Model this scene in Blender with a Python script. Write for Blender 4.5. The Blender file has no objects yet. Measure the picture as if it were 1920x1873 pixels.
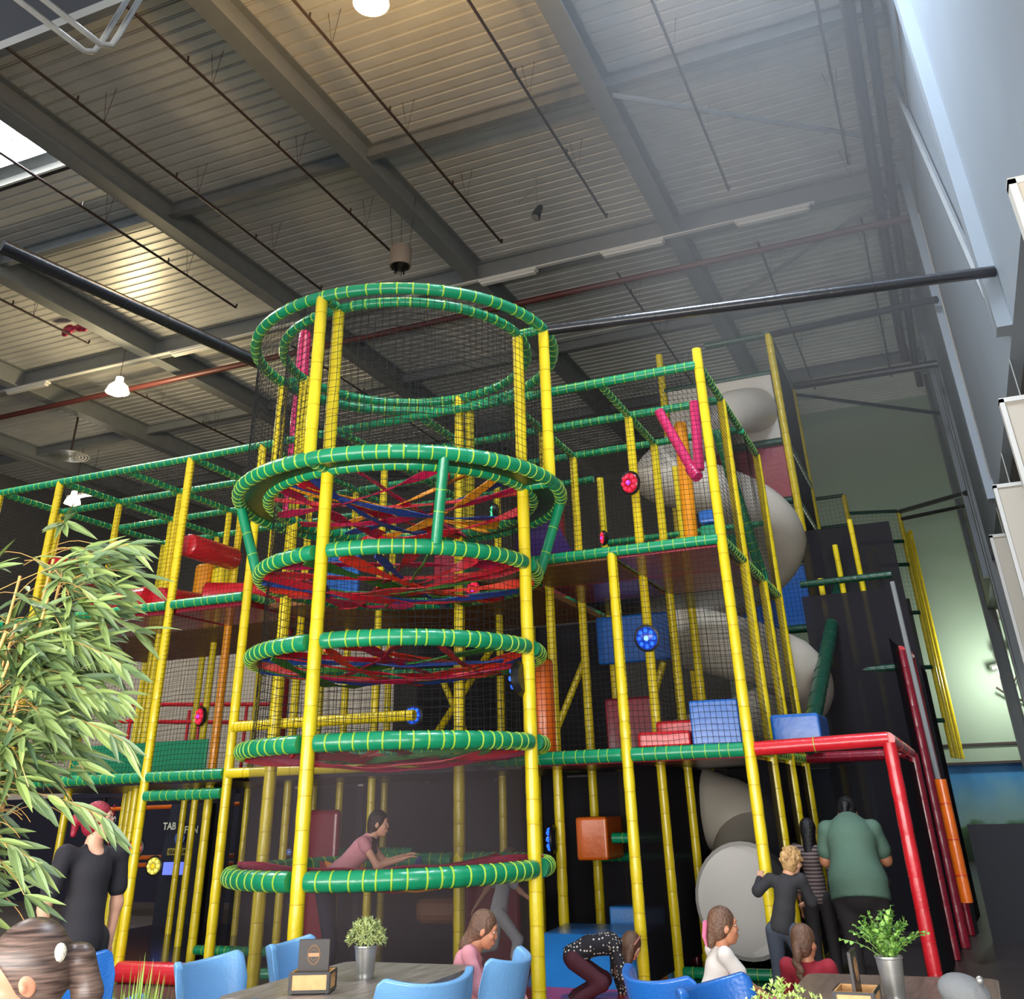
import bpy, math, random
import numpy as np
from mathutils import Vector, Matrix, Quaternion
C = bpy.context.scene.collection
S = bpy.context.scene
PI = math.pi
R = math.radians
rnd = random.Random(7)

# ------------------------------------------------------------------ camera
CAM = np.array([0., 0., 1.6])
yaw, pitch, roll, F, PY = -0.388684, 0.508880, -0.0301369, 1775.0, 516.93
_f = np.array([math.sin(yaw)*math.cos(pitch), math.cos(yaw)*math.cos(pitch), math.sin(pitch)])
_r = np.array([math.cos(yaw), -math.sin(yaw), 0.])
_u = np.cross(_r, _f)
_r2 = math.cos(roll)*_r+math.sin(roll)*_u
_u2 = -math.sin(roll)*_r+math.cos(roll)*_u
cd = bpy.data.cameras.new('camera'); cam = bpy.data.objects.new('camera', cd); C.objects.link(cam)
cam.matrix_world = Matrix(((_r2[0], _u2[0], -_f[0], CAM[0]), (_r2[1], _u2[1], -_f[1], CAM[1]), (_r2[2], _u2[2], -_f[2], CAM[2]), (0, 0, 0, 1)))
cd.sensor_fit = 'HORIZONTAL'; cd.sensor_width = 36.0; cd.lens = F/1920*36.0
cd.shift_y = -(936.5-PY)/1920.0
cd.clip_start = 0.05; cd.clip_end = 200
S.camera = cam

# ------------------------------------------------------------------ world, exposure
S.view_settings.view_transform = 'Standard'; S.view_settings.look = 'None'
S.view_settings.exposure = 0.0; S.view_settings.gamma = 1.0
S.view_settings.use_curve_mapping = False
w = bpy.data.worlds.new('world'); S.world = w; w.use_nodes = True
w.node_tree.nodes['Background'].inputs[0].default_value = (0.80, 0.88, 1.0, 1)
w.node_tree.nodes['Background'].inputs[1].default_value = 0.72
S.cycles.transparent_max_bounces = 24
S.cycles.sample_clamp_indirect = 4.0

def area(name, loc, size, direction, power, color):
    l = bpy.data.lights.new(name, 'AREA'); l.shape = 'RECTANGLE'; l.size = size[0]; l.size_y = size[1]
    l.energy = power; l.color = color
    o = bpy.data.objects.new(name, l); C.objects.link(o); o.location = loc
    o.rotation_euler = Vector(direction).to_track_quat('-Z', 'Y').to_euler()
    return o
# added lamp for assumed daylight from behind the visitors, held down by the gallery above
area('assumed_front_daylight', (-2.5, -3.2, 1.75), (16, 2.5), (0, 1, -0.02), 2200, (1.0, 0.97, 0.92))
# rooflight in view, then an unseen one added to brighten the right side
area('skylight_daylight_west', (-15.2, 9.2, 13.6), (4.0, 2.6), (0, 0, -1), 2400, (0.90, 0.95, 1.0))
area('added_light_east', (-0.6, 7.6, 13.4), (2.6, 3.4), (0.45, 0.25, -0.8), 2000, (0.72, 0.84, 1.0))

# ------------------------------------------------------------------ materials
MATS = {}
def lin(c):
    return tuple(((v/12.92) if v <= 0.04045 else ((v+0.055)/1.055)**2.4) for v in c)
def rgb(r, g, b): return lin((r/255, g/255, b/255))
def mat(name, col, rough=0.5, metal=0.0, bump=0.0, bscale=30.0, var=0.0, vscale=4.0, emit=None, estr=0.0, coat=0.0, trans=0.0, spec=0.5):
    m = bpy.data.materials.new(name); m.use_nodes = True
    nt = m.node_tree; n = nt.nodes; b = n['Principled BSDF']
    b.inputs['Base Color'].default_value = (*col, 1); b.inputs['Roughness'].default_value = rough
    b.inputs['Metallic'].default_value = metal; b.inputs['Specular IOR Level'].default_value = spec
    if coat: b.inputs['Coat Weight'].default_value = coat; b.inputs['Coat Roughness'].default_value = 0.12
    if emit: b.inputs['Emission Color'].default_value = (*emit, 1); b.inputs['Emission Strength'].default_value = estr
    tc = n.new('ShaderNodeTexCoord')
    if var:
        nz = n.new('ShaderNodeTexNoise'); nz.inputs['Scale'].default_value = vscale; nz.inputs['Detail'].default_value = 5
        mp = n.new('ShaderNodeMapRange'); mp.inputs[1].default_value = 0.3; mp.inputs[2].default_value = 0.7
        mp.inputs[3].default_value = 1-var; mp.inputs[4].default_value = 1+var
        hs = n.new('ShaderNodeHueSaturation'); hs.inputs['Color'].default_value = (*col, 1)
        nt.links.new(tc.outputs['Object'], nz.inputs['Vector']); nt.links.new(nz.outputs[0], mp.inputs[0])
        nt.links.new(mp.outputs[0], hs.inputs['Value']); nt.links.new(hs.outputs[0], b.inputs['Base Color'])
    if bump:
        nz2 = n.new('ShaderNodeTexNoise'); nz2.inputs['Scale'].default_value = bscale; nz2.inputs['Detail'].default_value = 3
        bp = n.new('ShaderNodeBump'); bp.inputs['Strength'].default_value = bump; bp.inputs['Distance'].default_value = 0.02
        nt.links.new(tc.outputs['Object'], nz2.inputs['Vector']); nt.links.new(nz2.outputs[0], bp.inputs['Height'])
        nt.links.new(bp.outputs[0], b.inputs['Normal'])
    MATS[name] = m
    return m
def vinyl(name, col, bump=0.25): return mat(name, col, rough=0.33, bump=bump, bscale=14, var=0.07, vscale=3, coat=0.35)
def meshmat(name, col, alpha, grid=0):
    m = bpy.data.materials.new(name); m.use_nodes = True; nt = m.node_tree; n = nt.nodes; n.remove(n['Principled BSDF'])
    d = n.new('ShaderNodeBsdfDiffuse'); d.inputs[0].default_value = (*col, 1)
    t = n.new('ShaderNodeBsdfTransparent'); mx = n.new('ShaderNodeMixShader'); mx.inputs[0].default_value = alpha
    nt.links.new(t.outputs[0], mx.inputs[1]); nt.links.new(d.outputs[0], mx.inputs[2])
    nt.links.new(mx.outputs[0], n['Material Output'].inputs[0])
    if grid:
        tc = n.new('ShaderNodeTexCoord'); vs = n.new('ShaderNodeTexVoronoi'); vs.feature = 'DISTANCE_TO_EDGE'
        vs.inputs['Scale'].default_value = grid; vs.inputs['Randomness'].default_value = 0.15
        lt = n.new('ShaderNodeMath'); lt.operation = 'LESS_THAN'; lt.inputs[1].default_value = 0.16
        ma = n.new('ShaderNodeMath'); ma.operation = 'MULTIPLY_ADD'; ma.inputs[1].default_value = 0.55; ma.inputs[2].default_value = alpha-0.22
        nt.links.new(tc.outputs['Object'], vs.inputs['Vector']); nt.links.new(vs.outputs['Distance'], lt.inputs[0])
        nt.links.new(lt.outputs[0], ma.inputs[0]); nt.links.new(ma.outputs[0], mx.inputs[0])
    MATS[name] = m; return m

M = {}
M['yellow'] = vinyl('yellow_vinyl', (0.86, 0.66, 0.012))
M['ytie'] = mat('yellow_tie', (0.62, 0.44, 0.01), 0.4)
M['green'] = vinyl('green_vinyl', (0.005, 0.27, 0.115))
M['gtie'] = mat('lime_tie', (0.40, 0.64, 0.05), 0.4)
M['dgreen'] = vinyl('dim_green_tube', (0.008, 0.07, 0.04)); M['dtie'] = mat('dim_tie', (.08, .14, .04), .5)  # green vinyl and ties with the dimness of far beams put into the colour
M['red'] = vinyl('red_vinyl', (0.62, 0.012, 0.022))
M['darkred'] = vinyl('dark_red_vinyl', (0.30, 0.01, 0.03))
M['blue'] = vinyl('blue_vinyl', (0.012, 0.13, 0.50))
M['orange'] = vinyl('orange_vinyl', (0.85, 0.16, 0.01))
M['amber'] = vinyl('amber_vinyl', (0.90, 0.33, 0.01))
M['pink'] = vinyl('pink_vinyl', (0.72, 0.03, 0.16))
M['purple'] = vinyl('purple_vinyl', (0.045, 0.018, 0.12))
M['blackv'] = vinyl('black_vinyl', (0.012, 0.012, 0.015))
M['tan'] = mat('brown_board', (0.26, 0.10, 0.03), 0.5, var=0.1)
M['net'] = mat('net_cord', (0.008, 0.008, 0.009), 0.8)
M['netw'] = mat('net_cord_grey', (0.02, 0.02, 0.022), 0.8)
M['fine'] = meshmat('fine_mesh', (0.11, 0.092, 0.098), 0.28)
M['dense'] = meshmat('dense_mesh', (0.028, 0.026, 0.031), 0.95)
M['padfloor'] = mat('dark_pad', (0.02, 0.018, 0.03), 0.3, bump=0.1)
M['cream'] = mat('cream_plastic', (0.62, 0.56, 0.47), 0.42, var=0.05, vscale=2)
M['deckmetal'] = mat('roof_sheet', (0.68, 0.67, 0.64), 0.42, metal=0.2, var=0.08, vscale=1.5)
M['steel'] = mat('painted_steel', (0.24, 0.255, 0.26), 0.5, metal=0.1, var=0.06)
M['brownpipe'] = mat('brown_pipe', (0.05, 0.032, 0.028), 0.5)
M['redpipe'] = mat('red_pipe', (0.11, 0.03, 0.028), 0.45)
M['galv'] = mat('galvanised', (0.42, 0.42, 0.40), 0.35, metal=0.7, var=0.1, vscale=20)
M['white'] = mat('white_paint', (0.75, 0.74, 0.70), 0.5)
M['black'] = mat('black_plastic', (0.012, 0.012, 0.013), 0.4)
M['glass'] = mat('rooflight_panel', (0.9, 0.93, 1.0), 0.4, emit=(0.92, 0.96, 1.0), estr=2.2)
M['lamp'] = mat('lamp_glow', (1, 0.9, 0.6), 0.4, emit=(1.0, 0.72, 0.33), estr=14)
M['lampw'] = mat('lamp_glow_pale', (1, 0.95, 0.8), 0.4, emit=(1.0, 0.86, 0.55), estr=9)

# ------------------------------------------------------------------ mesh builder
class MB:
    def __init__(s): s.v = []; s.f = []; s.m = []
    def add(s, vs, fs, mi=0):
        o = len(s.v); s.v.extend(tuple(map(float, p)) for p in vs)
        for f in fs: s.f.append(tuple(i+o for i in f)); s.m.append(mi)
        return s
    def box(s, a, b, mi=0, mtx=None):
        x0, y0, z0 = a; x1, y1, z1 = b
        vs = [Vector(p) for p in ((x0,y0,z0),(x1,y0,z0),(x1,y1,z0),(x0,y1,z0),(x0,y0,z1),(x1,y0,z1),(x1,y1,z1),(x0,y1,z1))]
        if mtx is not None: vs = [mtx@p for p in vs]
        return s.add(vs, [(0,3,2,1),(4,5,6,7),(0,1,5,4),(1,2,6,5),(2,3,7,6),(3,0,4,7)], mi)
    def sweep(s, pts, rad, n=12, mids=None, cap=True, squash=None, mtx=None):
        """tube through pts (radius per point), material index per span"""
        P = [Vector(p) for p in pts]; k = len(P)
        if not hasattr(rad, '__len__'): rad = [rad]*k
        T = []
        for i in range(k):
            a = P[max(i-1, 0)]; b = P[min(i+1, k-1)]; t = (b-a)
            T.append(t.normalized() if t.length > 1e-9 else (T[-1] if T else Vector((0, 0, 1))))
        up = Vector((0, 0, 1)) if abs(T[0].z) < 0.9 else Vector((1, 0, 0))
        N = (up-T[0]*up.dot(T[0])).normalized(); vs = []
        for i in range(k):
            N = (N-T[i]*N.dot(T[i]));  N = N.normalized() if N.length > 1e-6 else T[i].orthogonal().normalized()
            B = T[i].cross(N)
            for j in range(n):
                a = 2*PI*j/n
                sx = rad[i]; sy = rad[i]*(squash if squash else 1)
                vs.append(P[i]+N*(math.cos(a)*sx)+B*(math.sin(a)*sy))
        if mtx is not None: vs = [mtx@p for p in vs]
        o = len(s.v); s.v.extend(tuple(p) for p in vs)
        for i in range(k-1):
            mi = mids[i] if mids else 0
            for j in range(n):
                j2 = (j+1) % n
                s.f.append((o+i*n+j, o+i*n+j2, o+(i+1)*n+j2, o+(i+1)*n+j)); s.m.append(mi)
        if cap:
            s.f.append(tuple(o+j for j in reversed(range(n)))); s.m.append(mids[0] if mids else 0)
            s.f.append(tuple(o+(k-1)*n+j for j in range(n))); s.m.append(mids[-1] if mids else 0)
        return s
    def cord(s, a, b, r):
        """thin three-sided cord"""
        a = Vector(a); b = Vector(b); t = (b-a).normalized(); n = t.orthogonal().normalized(); m = t.cross(n)
        vs = [p+n*(r*math.cos(q))+m*(r*math.sin(q)) for p in (a, b) for q in (0, 2.094, 4.189)]
        return s.add(vs, [(0,1,4,3),(1,2,5,4),(2,0,3,5)])
    def lathe(s, prof, n=24, c=(0,0,0), mi=0, mtx=None):
        vs = []; fs = []
        for (r, z) in prof:
            for j in range(n):
                a = 2*PI*j/n; p = Vector((c[0]+r*math.cos(a), c[1]+r*math.sin(a), c[2]+z)); vs.append(mtx@p if mtx is not None else p)
        for i in range(len(prof)-1):
            for j in range(n):
                j2 = (j+1) % n; fs.append((i*n+j, i*n+j2, (i+1)*n+j2, (i+1)*n+j))
        return s.add(vs, fs, mi)
    def ball(s, c, r, n=14, mi=0, mtx=None, sc=(1,1,1)):
        vs = []; fs = []; k = n//2
        for i in range(k+1):
            t = PI*i/k
            for j in range(n):
                a = 2*PI*j/n; p = Vector((c[0]+sc[0]*r*math.sin(t)*math.cos(a), c[1]+sc[1]*r*math.sin(t)*math.sin(a), c[2]+sc[2]*r*math.cos(t)))
                vs.append(mtx@p if mtx is not None else p)
        for i in range(k):
            for j in range(n):
                j2 = (j+1) % n; fs.append((i*n+j, (i+1)*n+j, (i+1)*n+j2, i*n+j2))
        return s.add(vs, fs, mi)
    def prism(s, poly, z0, z1, mi=0, mtx=None):
        n = len(poly); vs = [Vector((x, y, z)) for z in (z0, z1) for (x, y) in poly]
        if mtx is not None: vs = [mtx@p for p in vs]
        return s.add(vs, [tuple(reversed(range(n))), tuple(range(n, 2*n))]+[(i, (i+1) % n, n+(i+1) % n, n+i) for i in range(n)], mi)
    def build(s, name, mats, parent=None, smooth=True, bevel=0.0):
        me = bpy.data.meshes.new(name); me.from_pydata(s.v, [], s.f); me.update()
        if not isinstance(mats, (list, tuple)): mats = [mats]
        for m in mats: me.materials.append(m)
        if len(mats) > 1: me.polygons.foreach_set('material_index', s.m)
        if smooth: me.polygons.foreach_set('use_smooth', [True]*len(me.polygons)); me.set_sharp_from_angle(angle=R(40))
        o = bpy.data.objects.new(name, me); C.objects.link(o)
        if parent is not None:
            o.parent = parent
            o.matrix_parent_inverse = Matrix.Translation(Vector(parent.location)).inverted() if parent.type == 'EMPTY' and parent.get('_abs') else Matrix()
        if bevel:
            b = o.modifiers.new('bevel', 'BEVEL'); b.width = bevel; b.segments = 3; b.limit_method = 'ANGLE'; b.angle_limit = R(40)
        return o
def tag(o, label, cat, group=None, kind=None):
    if label: o['label'] = label
    if cat: o['category'] = cat
    if group: o['group'] = group
    if kind: o['kind'] = kind
    return o
def thing(name, label, cat, loc=(0, 0, 0), rz=0, group=None):
    """an Empty at the thing's base, its parts given in the thing's own frame"""
    o = bpy.data.objects.new(name, None); C.objects.link(o); o.location = loc; o.rotation_euler = (0, 0, rz); o.empty_display_size = 0.1
    return tag(o, label, cat, group)
def athing(name, label, cat, loc, group=None):
    """the same, its parts given in world coordinates"""
    o = thing(name, label, cat, loc, 0, group); o['_abs'] = 1
    return o
def struct(o): o['kind'] = 'structure'; return o
def dup(root, loc, rz=None, label=None):
    r = root.copy(); C.objects.link(r); r.location = loc
    if rz is not None: r.rotation_euler = (0, 0, rz)
    if label: r['label'] = label
    for ch in list(root.children):
        c = ch.copy(); C.objects.link(c); c.parent = r
        for g in ch.children:
            d = g.copy(); C.objects.link(d); d.parent = c
    return r

# ------------------------------------------------------------------ padded tubes, nets
def pad(mb, pts, r, tie=0.115, tw=0.007, puff=0.035, bump=1.07, n=12, seedv=None):
    """vinyl sleeve along a polyline, pinched by ties; material 0 sleeve, 1 tie"""
    P = [Vector(p) for p in pts]; L = [0.0]
    for a, b in zip(P, P[1:]): L.append(L[-1]+(b-a).length)
    tot = L[-1]
    def at(d):
        d = min(max(d, 0), tot)
        for i in range(len(P)-1):
            if d <= L[i+1]+1e-9:
                t = (d-L[i])/max(L[i+1]-L[i], 1e-9); return P[i].lerp(P[i+1], t)
        return P[-1]
    k = max(1, round(tot/tie)); ds = []; rs = []; ms = []
    jit = [0]+[rnd.uniform(-.18, .18)*tot/k for _ in range(k-1)]+[0]
    rr = random.Random(int(tot*1000)+k)
    for i in range(k):
        d0 = tot*i/k+jit[i]; d1 = tot*(i+1)/k+jit[i+1]
        f = rr.uniform(0.2, 1.0)
        seq = [(d0+tw, r*(1-puff*.3)), (d0+(d1-d0)*.3, r*(1+puff*f)), (d0+(d1-d0)*.65, r*(1+puff*f*.7)), (d1-tw*.2, r*(1-puff*.3))]
        for q, (d, rad) in enumerate(seq):
            ds.append(d); rs.append(rad); ms.append(0)
        if i < k-1:
            ms[-1] = 1
            ds.append(d1); rs.append(r*bump); ms.append(1)
            ds.append(d1+tw*.8); rs.append(r*bump); ms.append(1)
    mb.sweep([at(d) for d in ds], rs, n=n, mids=ms[:-1])
    return mb
def gbeam(parent, a, b, r=0.062, name='beam', m='green', t='gtie', tie=0.125):
    return pad(MB(), [a, b], r, tie=tie).build(name, [M[m], M[t]], parent)
def ypole(parent, x, y, z0, z1, r=0.056, m='yellow', t='ytie', name='pole'):
    return pad(MB(), [(x, y, z0), (x, y, z1)], r, tie=0.24, tw=0.006, puff=0.05, bump=1.045).build(name, [M[m], M[t]], parent)
def net(parent, a, u, v, nu=None, nv=None, r=0.0024, step=0.055, name='net', sag=0.012, m='net'):
    """square-mesh cord net spanning a, a+u, a+v"""
    a = Vector(a); u = Vector(u); v = Vector(v); mb = MB()
    nu = nu or max(2, round(u.length/step)); nv = nv or max(2, round(v.length/step))
    nn = u.cross(v).normalized()
    rr = random.Random(int(abs(a.x*31+a.y*17+a.z*7)*100))
    ph = rr.uniform(0, 6)
    def p(s, t):
        wv = sag*math.sin(s*5+ph)*math.sin(t*4+ph*1.7)
        return a+u*(s+.004*math.sin(t*9+ph))+v*(t+.006*math.sin(s*7+ph))+nn*wv
    K = 5
    for i in range(nu+1):
        for q in range(K): mb.cord(p(i/nu, q/K), p(i/nu, (q+1)/K), r)
    K = 3
    for j in range(nv+1):
        for q in range(K): mb.cord(p(q/K, j/nv), p((q+1)/K, j/nv), r)
    return mb.build(name, M[m], parent, smooth=False)
def slab(parent, a, b, m, name='deck', bevel=0.01):
    return MB().box(a, b).build(name, M[m], parent, smooth=False, bevel=bevel)

# ================================================================== THE HALL
ZC = 12.0            # underside of the portal beams
def floor_mat():
    m = mat('floor_coating', rgb(70, 62, 60), 0.42, var=0.12, vscale=2.0); return m
M['floor'] = floor_mat()
M['wallgreen'] = mat('pale_green_cladding', (0.36, 0.46, 0.36), 0.6, var=0.03, vscale=0.6)
M['wallgrey'] = mat('grey_cladding', (0.15, 0.145, 0.14), 0.7, var=0.08, vscale=1.0)
M['bulk'] = mat('blue_grey_cladding', (0.30, 0.35, 0.40), 0.55, var=0.05, vscale=0.7)
struct(MB().box((-30, -4.5, -0.15), (7, 31.2, 0)).build('floor', M['floor'], smooth=False))
# corrugated roof sheets: trapezoid ribs running left to right
def corrugated(x0, x1, y0, y1, z):
    mb = MB(); per = 0.26; y = y0; prof = []
    while y < y1:
        prof += [(y, z), (y+per*.70, z), (y+per*.74, z+.035), (y+per*.80, z+.035), (y+per*.82, z+.012), (y+per*.88, z+.012), (y+per*.90, z+.035), (y+per*.96, z+.035)]; y += per
    prof.append((y, z))
    vs = [(x, a, b) for x in (x0, x1) for (a, b) in prof]; n = len(prof)
    mb.add(vs, [(i, n+i, n+i+1, i+1) for i in range(n-1)])
    return mb
SKX0, SKX1, SKY0, SKY1 = -16.9, -12.85, 7.3, 10.4
ceil = struct(corrugated(SKX1, -2.2, 3.0, 31.2, 12.55).build('ceiling', M['deckmetal'], smooth=False))
for (a, b, c, d) in ((-30, SKX0, 3.0, 31.2), (1.4, 7, 3.0, 31.2), (SKX0, SKX1, 3.0+.26*28, 31.2), (SKX0, SKX1, 3.0, 7.1), (-2.2, 1.4, 3.0, 5.2), (-2.2, 1.4, 3.0+.26*26, 31.2)):
    if (a, c) == (SKX0, 3.0+.26*28): c = 3.0+.26*29
    corrugated(a, b, c, d, 12.55).build('roof_sheet', M['deckmetal'], ceil, smooth=False)
MB().box((-30, 3, 12.66), (SKX0, 31.2, 12.75)).box((SKX1, 3, 12.66), (-2.2, 31.2, 12.75)).box((1.4, 3, 12.66), (7, 31.2, 12.75)).box((SKX0, 10.05, 12.66), (SKX1, 31.2, 12.75)).box((-2.2, 9.95, 12.66), (1.4, 31.2, 12.75)).build('roof_deck_top', M['steel'], ceil, smooth=False)
# rooflight and an added unseen twin for light at right: white kerb and a glowing translucent panel with a curved opener arm
for k, (x0, x1, y0, y1) in enumerate(((SKX0, SKX1, SKY0, SKY1), (-2.2, 1.4, 5.2, 9.9))):
    wmb = MB()
    for a, b in (((x0, y0, 12.5), (x1, y0+.05, 13.9)), ((x0, y1-.05, 12.5), (x1, y1, 13.9)), ((x0, y0+.05, 12.5), (x0+.05, y1-.05, 13.9)), ((x1-.05, y0+.05, 12.5), (x1, y1-.05, 13.9))): wmb.box(a, b)
    wo = struct(wmb.build('window_%d' % (k+1), M['white'], smooth=False))
    MB().box((x0, y0, 13.92), (x1, y1, 13.97)).build('rooflight_panel', M['glass'], wo, smooth=False)
    MB().sweep([(x1-2.2+.0*i, y0+.3+i*(y1-y0-.6)/10, 12.75+.45*math.sin(i*PI/10)) for i in range(11)], .025, 8).build('opener_arm', M['brownpipe'], wo)
    MB().box((x0+1.3, y0+.05, 13.6), (x0+1.36, y1-.05, 13.7)).box((x1-1.3, y0+.05, 13.6), (x1-1.24, y1-.05, 13.7)).build('glazing_bar', M['white'], wo, smooth=False)
# portal beams (front to back) and cross beams
def ibeam_y(x, y0, y1, z, h=.52, wd=.30):
    return MB().box((x-wd/2, y0, z), (x+wd/2, y1, z+.03)).box((x-.012-.03, y0, z+.03), (x+.042, y1, z+h-.03)).box((x-wd/2, y0, z+h-.03), (x+wd/2, y1, z+h))
def ibeam_x(y, x0, x1, z, h=.3, wd=.16):
    return MB().box((x0, y-wd/2, z), (x1, y+wd/2, z+.02)).box((x0, y-.01, z+.02), (x1, y+.01, z+h-.02)).box((x0, y-wd/2, z+h-.02), (x1, y+wd/2, z+h))
for x in (-26.6, -21.95, -17.3, -12.62, -7.96, -3.3): ibeam_y(x, 3, 31.1, ZC, .55, .34).build('portal_beam', M['steel'], ceil, smooth=False)
for y in (7.44, 12.37, 22.2, 27.1): ibeam_x(y, -30, 1.3, ZC+.26, .29).build('purlin', M['steel'], ceil, smooth=False)
ibeam_x(17.3, -30, 1.3, ZC+.02, .5, .2).build('purlin', M['steel'], ceil, smooth=False)
for a, b in (((-3.1, 12.3, 12.05), (1.2, 15.7, 12.05)), ((-2.9, 20.8, 12.05), (1.0, 17.6, 12.05)), ((-12.4, 12.2, 12.1), (-8.2, 17.0, 12.1))):
    if a[0] > -5: MB().sweep([a, b], .05, 6).build('roof_brace', M['steel'], ceil)
# walls
wb = struct(MB().box((-30, 31.0, 2.25), (7, 31.2, 12.8)).build('wall_back', [M['wallgreen']], smooth=False))
MB().box((-30, 30.95, 0), (-6, 31.05, 12.6)).build('grey_lining', M['wallgrey'], wb, smooth=False)
MB().box((-3.2, 30.93, 2.65), (7, 31.0, 2.70)).box((-3.2, 30.9, 2.2), (7, 31.0, 2.26)).build('joint_line', M['brownpipe'], wb, smooth=False)
# bulkhead on the right, above the lower annex
br = struct(MB().box((1.4, 3.0, 5.75), (1.55, 31.0, 12.7)).build('wall_right', M['bulk'], smooth=False))
for y in (10.2, 17.3, 24.2): MB().box((1.25, y-.14, 5.75), (1.4, y+.14, 12.5)).build('pilaster', M['bulk'], br, smooth=False)
MB().sweep([(1.33, 14.2, 12.3), (1.33, 10.6, 6.2)], .05, 6).build('wall_brace', M['steel'], br)
for i, (yy, lab) in enumerate(((22.4, 0), (29.0, 0))):
    ibeam = MB().box((1.28, yy-.15, 0), (1.31, yy+.15, 12.5)).box((1.56, yy-.15, 0), (1.59, yy+.15, 12.5)).box((1.31, yy-.02, 0), (1.56, yy+.02, 12.5))
    ibeam.build('steel_column', M['steel'], br, smooth=False)
struct(MB().box((6.9, -4.5, 0), (7.05, 31.0, 5.75)).build('wall_annex', M['bulk'], smooth=False))
struct(MB().box((1.55, 3.0, 5.75), (7.0, 31.0, 5.9)).build('trim_1', M['wallgrey'], smooth=False))
# gallery over the entrance, its dark front edge just enters the picture
g = struct(MB().box((-30, -4.4, 4.0), (7, 1.63, 4.35)).build('trim_2', mat('gallery_soffit', rgb(46, 50, 58), 0.6), smooth=False))
MB().box((-30, 1.63, 4.0), (7, 1.66, 4.12)).build('edge_angle', M['steel'], g, smooth=False)
# mural on the low wall behind the annex (generic meadow)
def mural_mat():
    m = bpy.data.materials.new('mural'); m.use_nodes = True; nt = m.node_tree; n = nt.nodes; b = n['Principled BSDF']; b.inputs['Roughness'].default_value = .6
    tc = n.new('ShaderNodeTexCoord'); sp = n.new('ShaderNodeSeparateXYZ'); nz = n.new('ShaderNodeTexNoise'); nz.inputs['Scale'].default_value = 1.3
    ad = n.new('ShaderNodeMath'); ad.operation = 'MULTIPLY_ADD'; ad.inputs[1].default_value = .9; cr = n.new('ShaderNodeValToRGB')
    mp = n.new('ShaderNodeMapRange'); mp.inputs[1].default_value = 0.2; mp.inputs[2].default_value = 2.9
    nt.links.new(tc.outputs['Object'], sp.inputs[0]); nt.links.new(tc.outputs['Object'], nz.inputs[0])
    nt.links.new(nz.outputs[0], ad.inputs[0]); nt.links.new(sp.outputs[2], ad.inputs[2]); nt.links.new(ad.outputs[0], mp.inputs[0]); nt.links.new(mp.outputs[0], cr.inputs[0])
    e = cr.color_ramp; e.elements[0].position = 0; e.elements[0].color = (.015, .03, .025, 1); e.elements[1].position = 1; e.elements[1].color = (.02, .16, .48, 1)
    for p, c in ((.28, (.03, .07, .03, 1)), (.36, (.06, .16, .06, 1)), (.40, (.25, .42, .42, 1)), (.62, (.16, .36, .50, 1)), (.8, (.05, .25, .55, 1))):
        q = e.elements.new(p); q.color = c
    nt.links.new(cr.outputs[0], b.inputs['Base Color']); return m
struct(MB().box((-8, 31.05, 0), (7, 31.15, 2.24)).build('wall_mural', mural_mat(), smooth=False))
def text(name, body, size, mtx, m, parent=None, ext=0.002, align='CENTER', bold=False):
    cu = bpy.data.curves.new(name, 'FONT'); cu.body = body; cu.size = size; cu.extrude = ext; cu.align_x = align; cu.align_y = 'CENTER'
    if bold: cu.offset = size*.02
    to = bpy.data.objects.new(name, cu); C.objects.link(to)
    dg = bpy.context.evaluated_depsgraph_get(); me = bpy.data.meshes.new_from_object(to.evaluated_get(dg)); bpy.data.objects.remove(to)
    me.transform(mtx); me.materials.clear(); me.materials.append(m); o = bpy.data.objects.new(name, me); C.objects.link(o)
    if parent is not None:
        o.parent = parent
        if parent.get('_abs'): o.matrix_parent_inverse = Matrix.Translation(Vector(parent.location)).inverted()
    return o
FACE = Matrix.Rotation(R(90), 4, 'X')     # text standing up, read from -Y
t = athing('plank_sign', 'brown plank sign with pale letters painted on the blue wall behind the annex', 'sign', (3.9, 30.9, 1.2))
MB().box((3.15, 30.98, 1.15), (4.75, 31.04, 1.5)).build('board', mat('sign_brown', rgb(120, 66, 60), .6), t, smooth=False)
text('lettering', 'NOOD', .26, Matrix.Translation((3.75, 30.97, 1.32))@FACE, mat('sign_letters', rgb(185, 150, 150), .6), t)

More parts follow.
